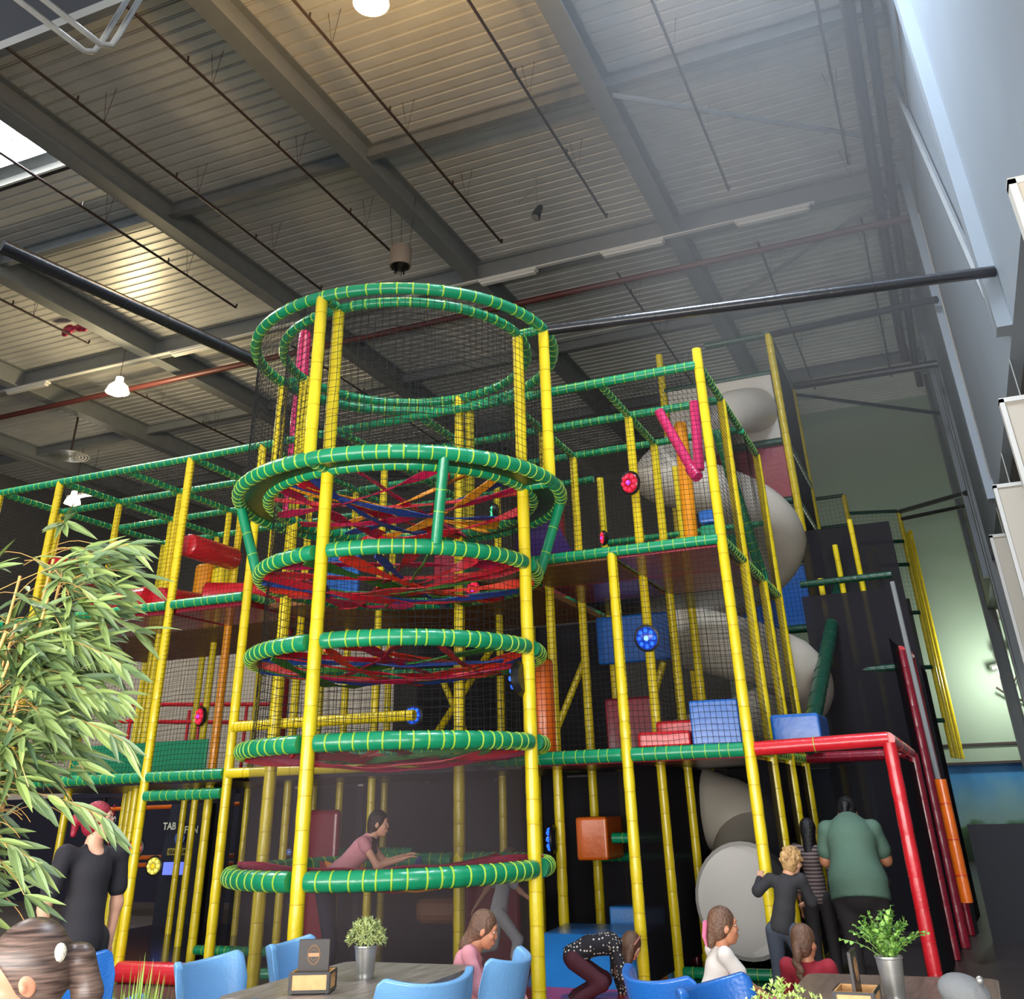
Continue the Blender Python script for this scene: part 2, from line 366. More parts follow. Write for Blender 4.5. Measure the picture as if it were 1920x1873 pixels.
# ------------------------------------------------------------------ services under the roof
def pipe_y(x, y0, y1, z, r, label):
    t = athing('sprinkler_pipe', label, 'pipe', (x, y0, z), 'sprinkler pipes under the roof')
    MB().sweep([(x, y0, z), (x, y1, z), (x, y1+.02, z+.09)], r, 8).build('pipe_run', M['brownpipe'], t)
    y = y0+1.1
    while y < y1:
        MB().sweep([(x, y, z), (x, y, z+.12)], .018, 6).build('sprinkler_head', M['brownpipe'], t)
        MB().sweep([(x-.12, y+.6, z+.73), (x, y+.6, z), (x+.12, y+.6, z+.73)], .006, 4).build('hanger', M['brownpipe'], t); y += 2.4
for x, y1, lab in ((-17.8, 15.6, 'thin dark sprinkler pipe under the roof at the far left, beside the pink balloon'), (-13.35, 15.6, 'thin dark sprinkler pipe running past the bright rooflight'),
                   (-11.1, 15.7, 'thin dark sprinkler pipe ending above the long black strut left of the tower'), (-8.85, 15.5, 'thin dark sprinkler pipe whose far end meets the hanging drum heater'),
                   (-6.6, 15.6, 'thin dark sprinkler pipe ending left of the small spotlight on the roof'), (-4.3, 15.6, 'thin dark sprinkler pipe passing just right of the bright yellow lamp'),
                   (-1.85, 15.7, 'thin dark sprinkler pipe crossed by the slanting roof brace'), (.37, 15.8, 'thin dark sprinkler pipe nearest the right hand wall'),
                   ):
    pipe_y(x, 5.0, y1, 11.85, .026, lab)
for x, lab in ((-4.8, 'thin dark sprinkler pipe beyond the lamp row, above the tower top'), (-1.7, 'thin dark sprinkler pipe beyond the lamp row, between tower and right wall'), (-13.4, 'thin dark sprinkler pipe beyond the lit lamp on the left'), (.4, 'thin dark sprinkler pipe beyond the lamp row, nearest the right wall'), (-19.0, 'thin dark sprinkler pipe beyond the lamp row at the far left')):
    pipe_y(x, 17.9, 27, 11.85, .026, lab)
tag(MB().sweep([(-30, 17.85, 11.6), (1.3, 17.85, 11.6)], .075, 10).build('sprinkler_main', M['redpipe']), 'thick brownish red main pipe running across under the roof behind the lamp row', 'pipe')
for x, lab in ((.78, 'dark drain pipe hung along the right wall, the left one of the pair'), (1.05, 'dark drain pipe hung along the right wall, the right one of the pair')):
    tag(MB().sweep([(x, 5, 11.8), (x, 24 if x < 1 else 26, 11.75), (x, 24.4 if x < 1 else 26.4, 11.2)], .11 if x < 1 else .09, 10).build('drain_pipe', M['brownpipe']), lab, 'pipe', 'drain pipes along the right wall')
t = athing('cable', 'pale thin cable running down the blue grey wall at the upper right', 'cable', (1.38, 12, 9))
MB().sweep([(1.36, 7, 11.4), (1.36, 12, 11.2), (1.36, 16.5, 10.9), (1.36, 16.8, 8), (1.36, 16.9, 6)], .02, 6).build('cable_run', M['galv'], t)
# fluorescent battens along the cross beam
def batten(x0, x1, lab, lit=False):
    t = athing('fluorescent_batten', lab, 'light', (x0, 17.1, 11.9), 'fluorescent battens on the cross beam')
    MB().box((x0, 17.02, 11.90), (x1, 17.20, 11.96)).build('housing', M['white'], t, smooth=False, bevel=.008)
    MB().box((x0+.04, 17.04, 11.84), (x1-.04, 17.18, 11.90)).build('diffuser', M['lampw'] if lit else M['white'], t, smooth=False, bevel=.02)
for x0, x1, lab in ((-7.8, -6.4, 'unlit white tube light on the cross beam just right of the tower top'), (-4.9, -3.5, 'unlit white tube light in the middle of the row right of the tower'), (-2.0, -.5, 'unlit white tube light at the right end of the cross beam row'),
                    (-16.5, -15.0, 'unlit white tube light left of the tower, ending at the long black strut'), (-22.2, -20.7, 'unlit white tube light at the left edge of the cross beam row')):
    batten(x0, x1, lab)
tag(MB().box((-23, 17.06, 11.97), (-.4, 17.16, 12.0)).build('light_trunking', M['white'], smooth=False), 'long pale trunking rail on the cross beam carrying the tube lights', 'rail')
def highbay(x, y, z, lab, m, power, col, r=.24):
    t = athing('high_bay_lamp', lab, 'lamp', (x, y, z), 'high bay lamps')
    MB().sweep([(x, y, z+.3), (x, y, 12.57)], .008, 5).build('hanging_wire', M['brownpipe'], t)
    MB().lathe([(0, .34), (.09, .34), (.1, .22), (r*.8, .1), (r, -.06), (r*.97, -.06), (r*.76, .09), (0, .2)], 24, (x, y, z)).build('bell_shade', M['lampw'] if m == 'w' else M['lamp'], t)
    MB().ball((x, y, z-.02), r*.8, 16, 0, None, (1, 1, .6)).build('bulb', M['lampw'] if m == 'w' else M['lamp'], t)
    l = bpy.data.lights.new('high_bay_light', 'POINT'); l.energy = power; l.color = col; l.shadow_soft_size = .25
    o = bpy.data.objects.new('high_bay_light', l); C.objects.link(o); o.location = (x, y, z-.42)
highbay(-5.12, 7.85, 11.0, 'bright warm round lamp glowing at the top edge above the tower', 'y', 260, (1, .60, .20))
highbay(-17.7, 16.7, 11.0, 'bright bell shaped lamp lighting the roof sheets left of the tower', 'w', 420, (1, .80, .45), .29)
highbay(-25.0, 22.6, 10.6, 'small bright bell lamp behind the net at the far left', 'w', 40, (1, .85, .6), .26)
t = athing('fluorescent_batten', 'lit fluorescent tube glowing behind the net at the far left', 'light', (-25.5, 23.2, 11.0))
MB().box((-25.9, 23.1, 11.0), (-24.6, 23.25, 11.06)).build('housing', M['white'], t, smooth=False)
for x in (-25.6, -24.9): MB().sweep([(x, 23.17, 11.05), (x, 23.17, 12.57)], .008, 5).build('hanging_wire', M['brownpipe'], t)
MB().sweep([(-25.85, 23.17, 10.95), (-24.65, 23.17, 10.95)], .045, 8).build('tube', mat('tube_glow', (1, 1, 1), .4, emit=(1, .93, .75), estr=6), t)
# drum heater
t = athing('drum_heater', 'beige hanging drum with ragged dark underside above the tower', 'heater', (-8.2, 14.2, 11.1))
MB().lathe([(0, .24), (.20, .24), (.215, .22), (.215, -.2), (.19, -.2), (.19, .2)], 28, (-8.2, 14.2, 11.15)).build('drum', mat('drum_beige', rgb(150, 138, 125), .6), t)
fr = MB()
for k in range(26):
    a = k*2*PI/26; rr_ = .19*(.4+.6*rnd.random()); fr.box((-.02, -.004, -.12*rnd.uniform(.5, 1.2)), (.02, .004, .05), mtx=Matrix.Translation((-8.2+rr_*math.cos(a), 14.2+rr_*math.sin(a), 10.95))@Matrix.Rotation(a, 4, 'Z'))
fr.build('ragged_filter', M['black'], t, smooth=False)
wr = MB()
for k in range(3):
    a = k*2.1; wr.sweep([(-8.2+.2*math.cos(a), 14.2+.2*math.sin(a), 11.38), (-8.2+.3*math.cos(a), 14.2+.3*math.sin(a), 12.5)], .006, 4)
wr.build('hanging_wires', M['brownpipe'], t)
# small spotlight on the roof
t = athing('roof_spotlight', 'small dark spotlight on a bracket under the roof right of the drum', 'light', (-5.37, 14.5, 11.6))
MB().sweep([(-5.37, 14.5, 12.5), (-5.37, 14.5, 11.75), (-5.3, 14.4, 11.7)], .012, 6).sweep([(-5.37, 14.5, 12.2), (-5.8, 14.6, 12.0)], .012, 6).build('bracket', M['galv'], t)
MB().sweep([(-5.3, 14.5, 11.72), (-5.34, 14.42, 11.55), (-5.36, 14.38, 11.42)], [.06, .085, .09], 14).build('lamp_head', M['black'], t)
MB().sweep([(-5.365, 14.37, 11.42), (-5.37, 14.36, 11.40)], .075, 14).build('lens', M['galv'], t)
# foil balloon stuck under the roof
bm_ = MB(); bx = Vector((-18.25, 15.5, 12.33))
for s_ in (-1, 1):
    bm_.ball(bx+Vector((s_*.22, 0, 0)), .19, 12, 0, None, (1.0, .5, .75)); bm_.ball(bx+Vector((s_*.32, .02, -.04)), .13, 10, 0, None, (1.0, .5, .9))
bm_.ball(bx, .07, 8)
tag(bm_.build('foil_balloon', mat('pink_foil', (.55, .06, .12), .25, metal=.6, bump=.8, bscale=20)), 'crumpled pink bow shaped foil balloon caught under the roof on the left', 'balloon')
# spiral fan guard
t = athing('ceiling_fan', 'round wire caged fan hanging under the roof at the left', 'fan', (-22.6, 20, 11.0))
fg = MB()
for k in range(1, 7):
    rad = .09*k; fg.sweep([(-22.6+rad*math.cos(a*PI/12), 20+rad*math.sin(a*PI/12), 11-.02*k*0) for a in range(25)], .012, 5, cap=False)
fg.build('wire_guard', M['galv'], t); MB().sweep([(-22.6, 20, 11), (-22.6, 20, 12.5)], .03, 8).build('stem', M['brownpipe'], t)
# galvanised pipes under the gallery front
t = athing('galvanised_pipes', 'pair of bent galvanised pipes hooked over the dark beam at the top left', 'pipe', (-2.3, 1.7, 4.0))
for dx in (0, .075):
    MB().sweep([(-2.34+dx, .9, 3.93), (-2.30+dx, 1.66, 3.93), (-2.295+dx, 1.735, 3.93), (-2.285+dx, 1.77, 3.95), (-2.275+dx, 1.78, 4.0), (-2.235+dx, 1.9, 4.6)], .011, 10).build('pipe', M['galv'], t)
# black padded struts from the tower to the hall
def strut(a, b, r, lab, parent=None):
    return tag(pad(MB(), [a, b], r, tie=.6, puff=.03, bump=1.03, tw=.01).build('padded_strut', [M['blackv'], M['blackv']]), lab, 'strut')
strut((-6.62, 8.35, 6.2), (-7.6, 5.4, 6.5), .07, 'black padded strut running from the tower top to the left edge')
strut((-3.28, 8.9, 6.18), (1.38, 10.0, 6.35), .06, 'long black padded strut running from the tower top to the right wall')
strut((-1.87, 18.5, 9.95), (1.3, 16.9, 9.3), .07, 'dark strut from the top of the tall far tower up to the right wall')
strut((-1.87, 21.6, 9.95), (1.3, 21.2, 9.75), .09, 'thick dark strut from the rear corner of the tall far tower to the right column')
strut((-1.87, 21.6, 9.75), (1.3, 25.6, 10.1), .05, 'thin dark strut slanting from the rear corner of the tall far tower')
strut((-.2, 27.5, 8.2), (1.35, 24.0, 7.6), .06, 'thin dark strut from the low rear frame, upper of the crossing pair')
strut((-.2, 27.5, 8.0), (1.35, 26.5, 7.9), .05, 'thin dark strut from the low rear frame, lower of the crossing pair')
# white fabric boards under the bulkhead on the right
for y, lab in ((6.4, 'cream fabric board hanging at the upper right edge, nearest the camera'), (11.0, 'cream fabric board at the right edge just below the padded strut'), (14.6, 'cream fabric board at the right edge, second from the far end'), (17.8, 'cream fabric board at the right edge, farthest and lowest of the row')):
    t = athing('hanging_board', lab, 'board', (1.2, y, 3.0), 'cream boards hung along the right side')
    x0 = 1.2 if y > 10 else 1.16
    MB().box((x0, y, 3.2), (x0+2.3, y+.1, 5.28)).build('fabric_panel', mat('board_cream', rgb(205, 196, 180), .7, bump=.2, bscale=3), t, smooth=False, bevel=.02)
    MB().box((x0-.03, y-.02, 3.2), (x0+.02, y+.12, 5.3)).box((x0-.03, y-.02, 5.26), (x0+2.3, y+.12, 5.31)).build('edge_trim', M['white'], t, smooth=False)
    MB().sweep([(x0+.2, y+.05, 5.28), (x0+.2, y+.05, 5.76)], .01, 5).sweep([(x0+1.8, y+.05, 5.28), (x0+1.8, y+.05, 5.76)], .01, 5).build('hanger', M['galv'], t)
for (x, z, lab) in ((1.43, 4.56, 'twin silver wall spotlights on the pale green wall at the right edge'),):
    t = athing('wall_spotlights', lab, 'light', (x, 30.6, z))
    MB().sweep([(x-.25, 30.4, z-.1), (x+.1, 30.5, z-.02)], .09, 12).sweep([(x-.1, 30.4, z+.22), (x+.25, 30.5, z+.28)], .09, 12).build('lamp_heads', M['galv'], t)
    MB().sweep([(x, 30.5, z), (x+.05, 31, z+.1)], .03, 8).build('arm', M['black'], t)
_l = bpy.data.lights.new('wall_spot_light', 'POINT'); _l.energy = 220; _l.color = (.95, 1, .88); _l.shadow_soft_size = .15
_o = bpy.data.objects.new('wall_spot_light', _l); C.objects.link(_o); _o.location = (1.35, 29.4, 4.3)
t = athing('wall_hook', 'dark bent metal arm sticking out of the pale green wall below the twin spotlights', 'hook', (1.4, 30.7, 3.7))
MB().sweep([(1.2, 30.6, 4.0), (1.5, 30.7, 3.75), (2.2, 30.9, 3.5)], .03, 6).sweep([(1.45, 30.7, 3.8), (1.8, 30.8, 4.3)], .02, 6).build('arm', M['brownpipe'], t)

# ================================================================== THE ROUND TOWER
TX, TY, TR, TO = -4.99, 8.87, 1.405, 1.71
tower = athing('climbing_tower', 'tall round climbing tower of yellow posts and green padded rings in the middle', 'play tower', (TX, TY, 0))
def pt(r, a, z): return (TX+r*math.cos(R(a)), TY+r*math.sin(R(a)), z)
ANG = (-91.5, 0, 90, 180)
def ring(r, z, rad, tie, a0=0, a1=360, puff=.05, name='padded_ring'):
    n = 72; pts = [pt(r, a0+(a1-a0)*i/n, z) for i in range(n+1)]
    return pad(MB(), pts, rad, tie=tie, tw=.012, puff=puff, bump=1.05, n=14).build(name, [M['green'], M['gtie']], tower)
for a in ANG:
    x, y, _ = pt(TR, a, 0); ypole(tower, x, y, 0, 6.2, .060)
    x, y, _ = pt(TO, a, 0); ypole(tower, x, y, 4.5, 6.2, .058)
def qring(r, z, rad, tie, puff=.06):
    for i in range(4):
        a0 = (-91.5, 0, 90, 180)[i]; a1 = (0, 90, 180, 268.5)[i]
        g_ = 3.0
        ring(r, z, rad, tie, a0+g_, a1-g_, puff)
for z, rad in ((1.11, .072), (2.086, .070), (2.892, .069), (3.672, .068)): qring(TR+.015, z, rad, .118)
ring(TR, 4.447, .06, .12, 0, 360, .05)
ring(TO, 4.468, .068, .13, 0, 360, .02)
ring(TR, 6.178, .052, .16, 0, 360, .02); ring(TO, 6.178, .060, .16, 0, 360, .02)
for a in ANG:
    for z in (4.45, 6.18):
        pad(MB(), [pt(TR, a, z), pt(TO, a, z)], .05, tie=.1).build('spoke', [M['green'], M['gtie']], tower)
for a in (-48, 25, 90, 207):
    pad(MB(), [pt(TO, a, 4.44), pt(TR+.05, a, 3.70)], .052, tie=.24, puff=.01).build('brace', [M['green'], M['gtie']], tower)
# walkway floor between the rings
an = MB(); n_ = 72
vs = [pt(r_, i*360/n_, z_) for (r_, z_) in ((TR, 4.43), (TO, 4.45), (TO, 4.48), (TR, 4.46)) for i in range(n_)]
fs = []
for q in range(4):
    for i in range(n_): fs.append((q*n_+i, q*n_+(i+1) % n_, ((q+1) % 4)*n_+(i+1) % n_, ((q+1) % 4)*n_+i))
an.add(vs, fs).build('walkway_floor', mat('dark_green_vinyl', (.012, .05, .02), .35, bump=.3, bscale=8), tower)
# elastic strap webs
straps = {'red': mat('red_strap', (.42, .008, .02), .45, bump=.5, bscale=25), 'scarlet': mat('scarlet_strap', (.62, .03, .012), .45, bump=.5, bscale=25), 'crimson': mat('crimson_strap', (.38, .005, .05), .45, bump=.5, bscale=25),
          'blue': mat('blue_strap', (.015, .05, .25), .5, bump=.5, bscale=25), 'sgreen': mat('green_strap', (.03, .16, .02), .5, bump=.5, bscale=25), 'amber': mat('amber_strap', (.75, .28, .01), .45, bump=.5, bscale=25)}
def strap(a0, a1, z, m, wd=.05, tw=.6, ph=0.0, dz=0):
    p0 = Vector(pt(TR-.02, a0, z)); p1 = Vector(pt(TR-.02, a1, z)); d = (p1-p0).normalized(); side = d.cross(Vector((0, 0, 1))).normalized(); up = Vector((0, 0, 1))
    N = 26; vs = []
    for i in range(N+1):
        t_ = i/N; c = p0.lerp(p1, t_)+up*(-.07*math.sin(PI*t_)+dz*math.sin(PI*t_)); an_ = ph+tw*math.sin(t_*7+ph*2)+.25*math.sin(t_*23+ph)
        wv = wd*(.75+.35*math.sin(t_*15+ph)); e = side*math.cos(an_)*wv+up*math.sin(an_)*wv; nn = d.cross(e).normalized()*.006
        vs += [c-e-nn, c+e-nn, c+e+nn, c-e+nn]
    fs = [(0, 1, 2, 3), (4*N+3, 4*N+2, 4*N+1, 4*N)]
    for i in range(N):
        for j in range(4): fs.append((i*4+j, i*4+(j+1) % 4, i*4+4+(j+1) % 4, i*4+4+j))
    MB().add(vs, fs).build('strap', straps[m], tower)
webs = [(1.13, ['red', 'crimson', 'red', 'scarlet', 'blue', 'amber', 'red', 'sgreen', 'crimson', 'blue', 'amber', 'red', 'crimson', 'amber']),
        (2.06, ['red', 'crimson', 'sgreen', 'red', 'crimson', 'red', 'sgreen', 'red', 'crimson', 'red', 'red', 'sgreen']),
        (2.86, ['scarlet', 'crimson', 'red', 'scarlet', 'blue', 'scarlet', 'sgreen', 'crimson', 'scarlet', 'sgreen', 'blue', 'red', 'scarlet', 'crimson', 'red', 'sgreen']),
        (3.64, ['red', 'scarlet', 'blue', 'red', 'sgreen', 'crimson', 'red', 'blue', 'red', 'sgreen', 'red', 'crimson', 'scarlet', 'blue', 'sgreen', 'red']),
        (4.42, ['crimson', 'red', 'blue', 'amber', 'red', 'crimson', 'blue', 'amber', 'crimson', 'red', 'amber', 'blue', 'crimson', 'red', 'amber'])]
for wi, (z, cols) in enumerate(webs):
    rr = random.Random(40+wi); k = len(cols)
    for i, c in enumerate(cols):
        a0 = i*360/k+rr.uniform(-8, 8); span = rr.choice((115, 135, 150, 165, 178, 200))
        strap(a0, a0+span, z+rr.uniform(-.03, .03), c, rr.uniform(.038, .055), rr.uniform(.3, .9), rr.uniform(-.8, .8), rr.uniform(-.1, .06))
# cylinder nets
def cylnet(r0, r1, z0, z1, step, thick, name, a0=0, a1=360, bulge=0.0, closed=True):
    mb = MB(); n = int(2*PI*r0*(a1-a0)/360/step); m = max(2, round((z1-z0)/step)); rr = random.Random(int(r0*100+z0*10))
    def q(i, j):
        t_ = j/m; a = a0+(a1-a0)*i/n; rad = r0+(r1-r0)*t_-bulge*math.sin(PI*t_)+.006*math.sin(a*.5+t_*9); return pt(rad, a+.25*math.sin(t_*12+a*.1), z0+(z1-z0)*t_+.006*math.sin(a*.3))
    for i in range(n):
        st = max(1, m//8)
        for j in range(0, m, st): mb.cord(q(i, j), q(i, min(m, j+st)), thick)
    for j in range(1, m):
        st = 2
        for i in range(0, n, st): mb.cord(q(i, j), q(min(n, i+st), j), thick)
    return mb.build(name, M['net'], tower, smooth=False)
cylnet(TR-.07, TR-.07, 2.12, 4.40, .074, .0029, 'inner_net')
cylnet(TR-.05, TR-.05, 4.48, 6.15, .074, .0029, 'inner_net')
cylnet(TO-.05, TO-.05, 4.5, 6.15, .074, .0029, 'outer_net')
def cylsheet(r, z0, z1, bulge, m, name):
    n = 72; k = 8; vs = []; fs = []
    for j in range(k+1):
        for i in range(n): vs.append(pt(r-bulge*math.sin(PI*j/k)*(1+.3*math.sin(i*.7)), i*360/n, z0+(z1-z0)*j/k))
    for j in range(k):
        for i in range(n): fs.append((j*n+i, j*n+(i+1) % n, (j+1)*n+(i+1) % n, (j+1)*n+i))
    return MB().add(vs, fs).build(name, m, tower)
cylsheet(TR-.05, 1.14, 2.05, .06, M['fine'], 'fine_mesh'); cylsheet(TR-.05, .03, 1.08, .0, M['fine'], 'fine_mesh')

# ================================================================== PLAY FRAMES
XR = (-4.30, -3.09, -1.87); YR = (10.2, 11.42, 12.64, 13.86)
right = athing('play_structure', 'right hand play frame of yellow posts, green beams and black nets', 'play frame', (-3.09, 12, 0), 'soft play frames')
left = athing('play_structure', 'left hand play frame of yellow posts, green beams and black nets', 'play frame', (-9.2, 12, 0), 'soft play frames')
for y in YR:
    for x in XR:
        z1 = 6.0
        if y == 10.2 and x == -4.30: continue
        if y == 10.2 and x == -3.09: z1 = 3.98
        if y == 12.64 and x == -1.87: z1 = 3.98
        if y == 10.2 and x == -1.87: z1 = 6.2
        ypole(right, x, y, 0, z1)
for z in (2.0, 4.0, 6.0):
    for y in YR:
        if y == 10.2 and z == 2.0:
            gbeam(right, (-4.5, y-.01, z), (-3.14, y-.01, z)); gbeam(right, (-3.04, y-.01, z), (-1.92, y-.01, z)); continue
        if z == 6 and y == 13.86: continue
        gbeam(right, (-4.36, y, z), (-1.9, y, z), .055 if y == 10.2 else .05)
    for x in XR:
        for y0, y1 in zip(YR, YR[1:]):
            if z == 6 and y1 == 13.86 and x != -1.87: continue
            gbeam(right, (x, y0+.05, z), (x, y1-.05, z), .045)
gbeam(right, (-4.3, 13.86, 5.0), (-1.87, 13.86, 5.0), .04)
for a, b, m in (((-3.05, 10.25, 3.93), (-1.92, 11.4, 3.98), 'darkred'), ((-3.05, 11.42, 3.93), (-1.92, 12.6, 3.98), 'darkred'), ((-4.27, 10.25, 3.93), (-3.13, 11.4, 3.98), 'tan'), ((-4.27, 11.42, 3.93), (-3.13, 12.6, 3.98), 'darkred'), ((-4.27, 12.64, 3.93), (-1.92, 13.8, 3.98), 'blackv'),
                ((-4.27, 10.25, 1.93), (-1.92, 11.4, 1.98), 'darkred'), ((-4.27, 11.42, 1.93), (-1.92, 13.8, 1.98), 'padfloor')):
    slab(right, a, b, m)
# nets: front, right side, roof, back
for (x0, x1) in ((-4.3, -3.09), (-3.09, -1.87)):
    net(right, (x0+.05, 10.17, 2.06), (x1-x0-.1, 0, 0), (0, 0, 1.88)); net(right, (x0+.05, 10.17, 4.06), (x1-x0-.1, 0, 0), (0, 0, 1.88))
    net(right, (x0+.05, 13.88, 2.06), (x1-x0-.1, 0, 0), (0, 0, 3.9)); net(right, (x0+.05, 10.2, 6.03), (x1-x0-.1, 0, 0), (0, 3.6, 0))
for y0 in YR[:3]:
    net(right, (-1.85, y0+.05, 2.06), (0, 1.12, 0), (0, 0, 1.88)); net(right, (-1.85, y0+.05, 4.06), (0, 1.12, 0), (0, 0, 1.88))
    net(right, (-4.3, y0+.05, 4.06), (0, 1.12, 0), (0, 0, 1.88))
net(right, (-3.09, 11.47, 2.06), (0, 1.12, 0), (0, 0, 1.88))
def sheet(parent, a, u, v, m='dense', name='dense_mesh'):
    a = Vector(a); u = Vector(u); v = Vector(v)
    return MB().add([a, a+u, a+u+v, a+v], [(0, 1, 2, 3)]).build(name, M[m], parent, smooth=False)
for x0, x1, y in ((-4.25, -3.13, 13.9), (-3.05, -1.92, 13.9), (-4.25, -3.13, 12.64)): sheet(right, (x0, y, .1), (x1-x0, 0, 0), (0, 0, 1.82))
for y0 in YR[:3]: sheet(right, (-1.87, y0+.05, .1), (0, 1.12, 0), (0, 0, 1.82))
for y0 in YR[:3]: sheet(right, (-3.12, y0+.05, .1), (0, 1.12, 0), (0, 0, 1.82))
gbeam(right, (-3.05, 11.42, .08), (-1.9, 11.42, .08), .05); gbeam(right, (-3.7, 11.42, 1.25), (-3.13, 11.42, 1.25), .05); gbeam(right, (-4.25, 12.64, 1.02), (-3.13, 12.64, 1.02), .05)
gbeam(right, (-2.1, 12.2, 5.85), (-1.9, 12.9, 4.05), .07, 'post')

XL = (-12.82, -11.60, -10.39, -9.17, -7.95, -6.73, -5.52)
for y in YR:
    for x in XL:
        if y == 10.2 and x in (-10.39, -6.73, -5.52): continue
        if y == 11.42 and x == -9.17:
            ypole(left, x, y, 0, 2, .056); ypole(left, x, y, 2.05, 3.95, .056, 'amber', 'amber'); ypole(left, x, y, 4.05, 6, .05); continue
        if y > 11.5 and x in (-6.73,): continue
        ypole(left, x, y, 0, 6.0, .056 if y == 10.2 else .05)
for z in (2.0, 4.0, 6.0):
    for y in YR:
        if y == 10.2 and z < 6:
            for x0, x1 in ((-12.82, -11.6), (-11.6, -9.17), (-9.17, -7.95)):
                gbeam(left, (x0+.05, y-.02, z), (x1-.05, y-.02, z), .058)
            continue
        gbeam(left, (-12.85, y, z), (-4.4, y, z), .052)
    for x in XL:
        for y0, y1 in zip(YR, YR[1:]):
            if x in (-6.73, -5.52) and (y0 == 10.2 or z == 6): continue
            gbeam(left, (x, y0+.05, z), (x, y1-.05, z), .045)
for x in (-6.73, -5.52): gbeam(left, (x, 10.3, 6.0), (x, 13.8, 6.0), .05)
gbeam(left, (-9.12, 10.18, 1.80), (-8.0, 10.18, 1.80), .058); gbeam(left, (-9.12, 11.42, .15), (-7.9, 11.42, .15), .05); gbeam(left, (-7.9, 10.2, .1), (-7.0, 10.4, .1), .05)
gbeam(left, (-11.6, 11.42, 4.28), (-9.2, 11.42, 4.28), .05); gbeam(left, (-7.9, 12.64, 1.1), (-6.8, 12.64, 1.1), .05)
pad(MB(), [(-7.93, 10.16, 2.49), (-5.5, 10.2, 2.49)], .055, tie=.05, puff=.05, bump=1.06).build('beam', [M['yellow'], M['ytie']], left)
pad(MB(), [(-7.93, 10.16, 2.0), (-5.3, 10.2, 2.0)], .052, tie=.3).build('beam', [M['yellow'], M['ytie']], left)
pad(MB(), [(-5.4, 11.4, 2.15), (-4.4, 11.4, 2.15)], .055, tie=.3).build('beam', [M['yellow'], M['ytie']], left)
for a, b, m in (((-9.12, 10.25, 3.90), (-8.0, 11.4, 3.98), 'darkred'), ((-11.55, 10.25, 3.90), (-9.2, 11.4, 3.98), 'darkred'), ((-12.8, 11.42, 3.92), (-6.8, 13.8, 3.98), 'tan'), ((-7.9, 10.6, 3.90), (-4.4, 13.8, 3.97), 'tan'),
                ((-12.8, 10.25, 1.92), (-8.0, 13.8, 1.98), 'padfloor'), ((-7.9, 10.6, 1.92), (-4.4, 13.8, 1.98), 'padfloor')):
    slab(left, a, b, m)
for x0, x1 in zip(XL, XL[1:]):
    if x1 <= -7.9:
        net(left, (x0+.03, 10.17, 2.06), (x1-x0-.06, 0, 0), (0, 0, 1.88)); net(left, (x0+.03, 10.17, 4.06), (x1-x0-.06, 0, 0), (0, 0, 1.88))
        net(left, (x0+.03, 10.2, 6.03), (x1-x0-.06, 0, 0), (0, 3.6, 0))
    net(left, (x0+.03, 13.88, 4.06), (x1-x0-.06, 0, 0), (0, 0, 1.88), step=.065); net(left, (x0+.03, 13.88, 2.06), (x1-x0-.06, 0, 0), (0, 0, 1.88), step=.065)
for y0 in YR[:3]: net(left, (-12.82, y0+.05, 4.06), (0, 1.12, 0), (0, 0, 1.88)); net(left, (-7.95, y0+.05, 4.06), (0, 1.12, 0), (0, 0, 1.88))
net(left, (-7.9, 10.6, 6.03), (3.4, 0, 0), (0, 3.2, 0), step=.07)
for x0, x1 in zip(XL, XL[1:]): sheet(left, (x0+.05, 15.2, 0), (x1-x0-.1, 0, 0), (0, 0, 2.0))  # added dark backing, here and below, for the gloom behind the frame
sheet(left, (-7.9, 13.95, 2.0), (3.6, 0, 0), (0, 0, 1.9))
sheet(left, (-7.9, 13.9, 0), (3.6, 0, 0), (0, 0, 1.9))
# diagonal poles and ramps seen through the tower nets
for a, b in (((-6.2, 11.5, 2.0), (-5.6, 12.6, 3.5)), ((-5.2, 13.2, 2.0), (-4.5, 13.2, 3.3)), ((-5.9, 12.8, 2.0), (-6.5, 12.8, 3.2)), ((-3.9, 13.2, 2.0), (-3.4, 13.2, 3.2))):
    pad(MB(), [a, b], .045, tie=.1).build('diagonal_post', [M['yellow'], M['ytie']], left if a[0] < -4.4 else right)

# ================================================================== TALL FAR TOWER, REAR FRAMES
far = athing('slide_tower', 'tall far play tower with a white slide entrance panel near the roof', 'play tower', (-2.5, 20, 0))
for x, y in ((-1.87, 18.46), (-1.87, 21.6), (-4.2, 18.46)): ypole(far, x, y, 0, 9.95, .075)
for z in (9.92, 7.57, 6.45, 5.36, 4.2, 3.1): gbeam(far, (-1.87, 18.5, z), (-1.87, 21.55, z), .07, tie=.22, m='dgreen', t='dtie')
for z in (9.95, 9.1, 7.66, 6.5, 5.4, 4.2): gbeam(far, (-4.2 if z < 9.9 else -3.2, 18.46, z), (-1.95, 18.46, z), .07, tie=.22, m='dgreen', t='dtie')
net(far, (-1.85, 18.5, 7.6), (0, 3.1, 0), (0, 0, 2.3), step=.08); net(far, (-1.85, 18.5, 4.2), (0, 3.1, 0), (0, 0, 3.3), step=.08); net(far, (-4.1, 18.48, 4.2), (2.2, 0, 0), (0, 0, 2.2), step=.08)
sheet(far, (-1.86, 18.6, 2.2), (0, 2.9, 0), (0, 0, 7.6), 'dense')
MB().box((-2.55, 18.40, 7.72), (-1.96, 18.44, 9.05)).box((-4.1, 18.40, 7.72), (-2.55, 18.44, 9.05)).build('entrance_panel', M['cream'], far, smooth=False)
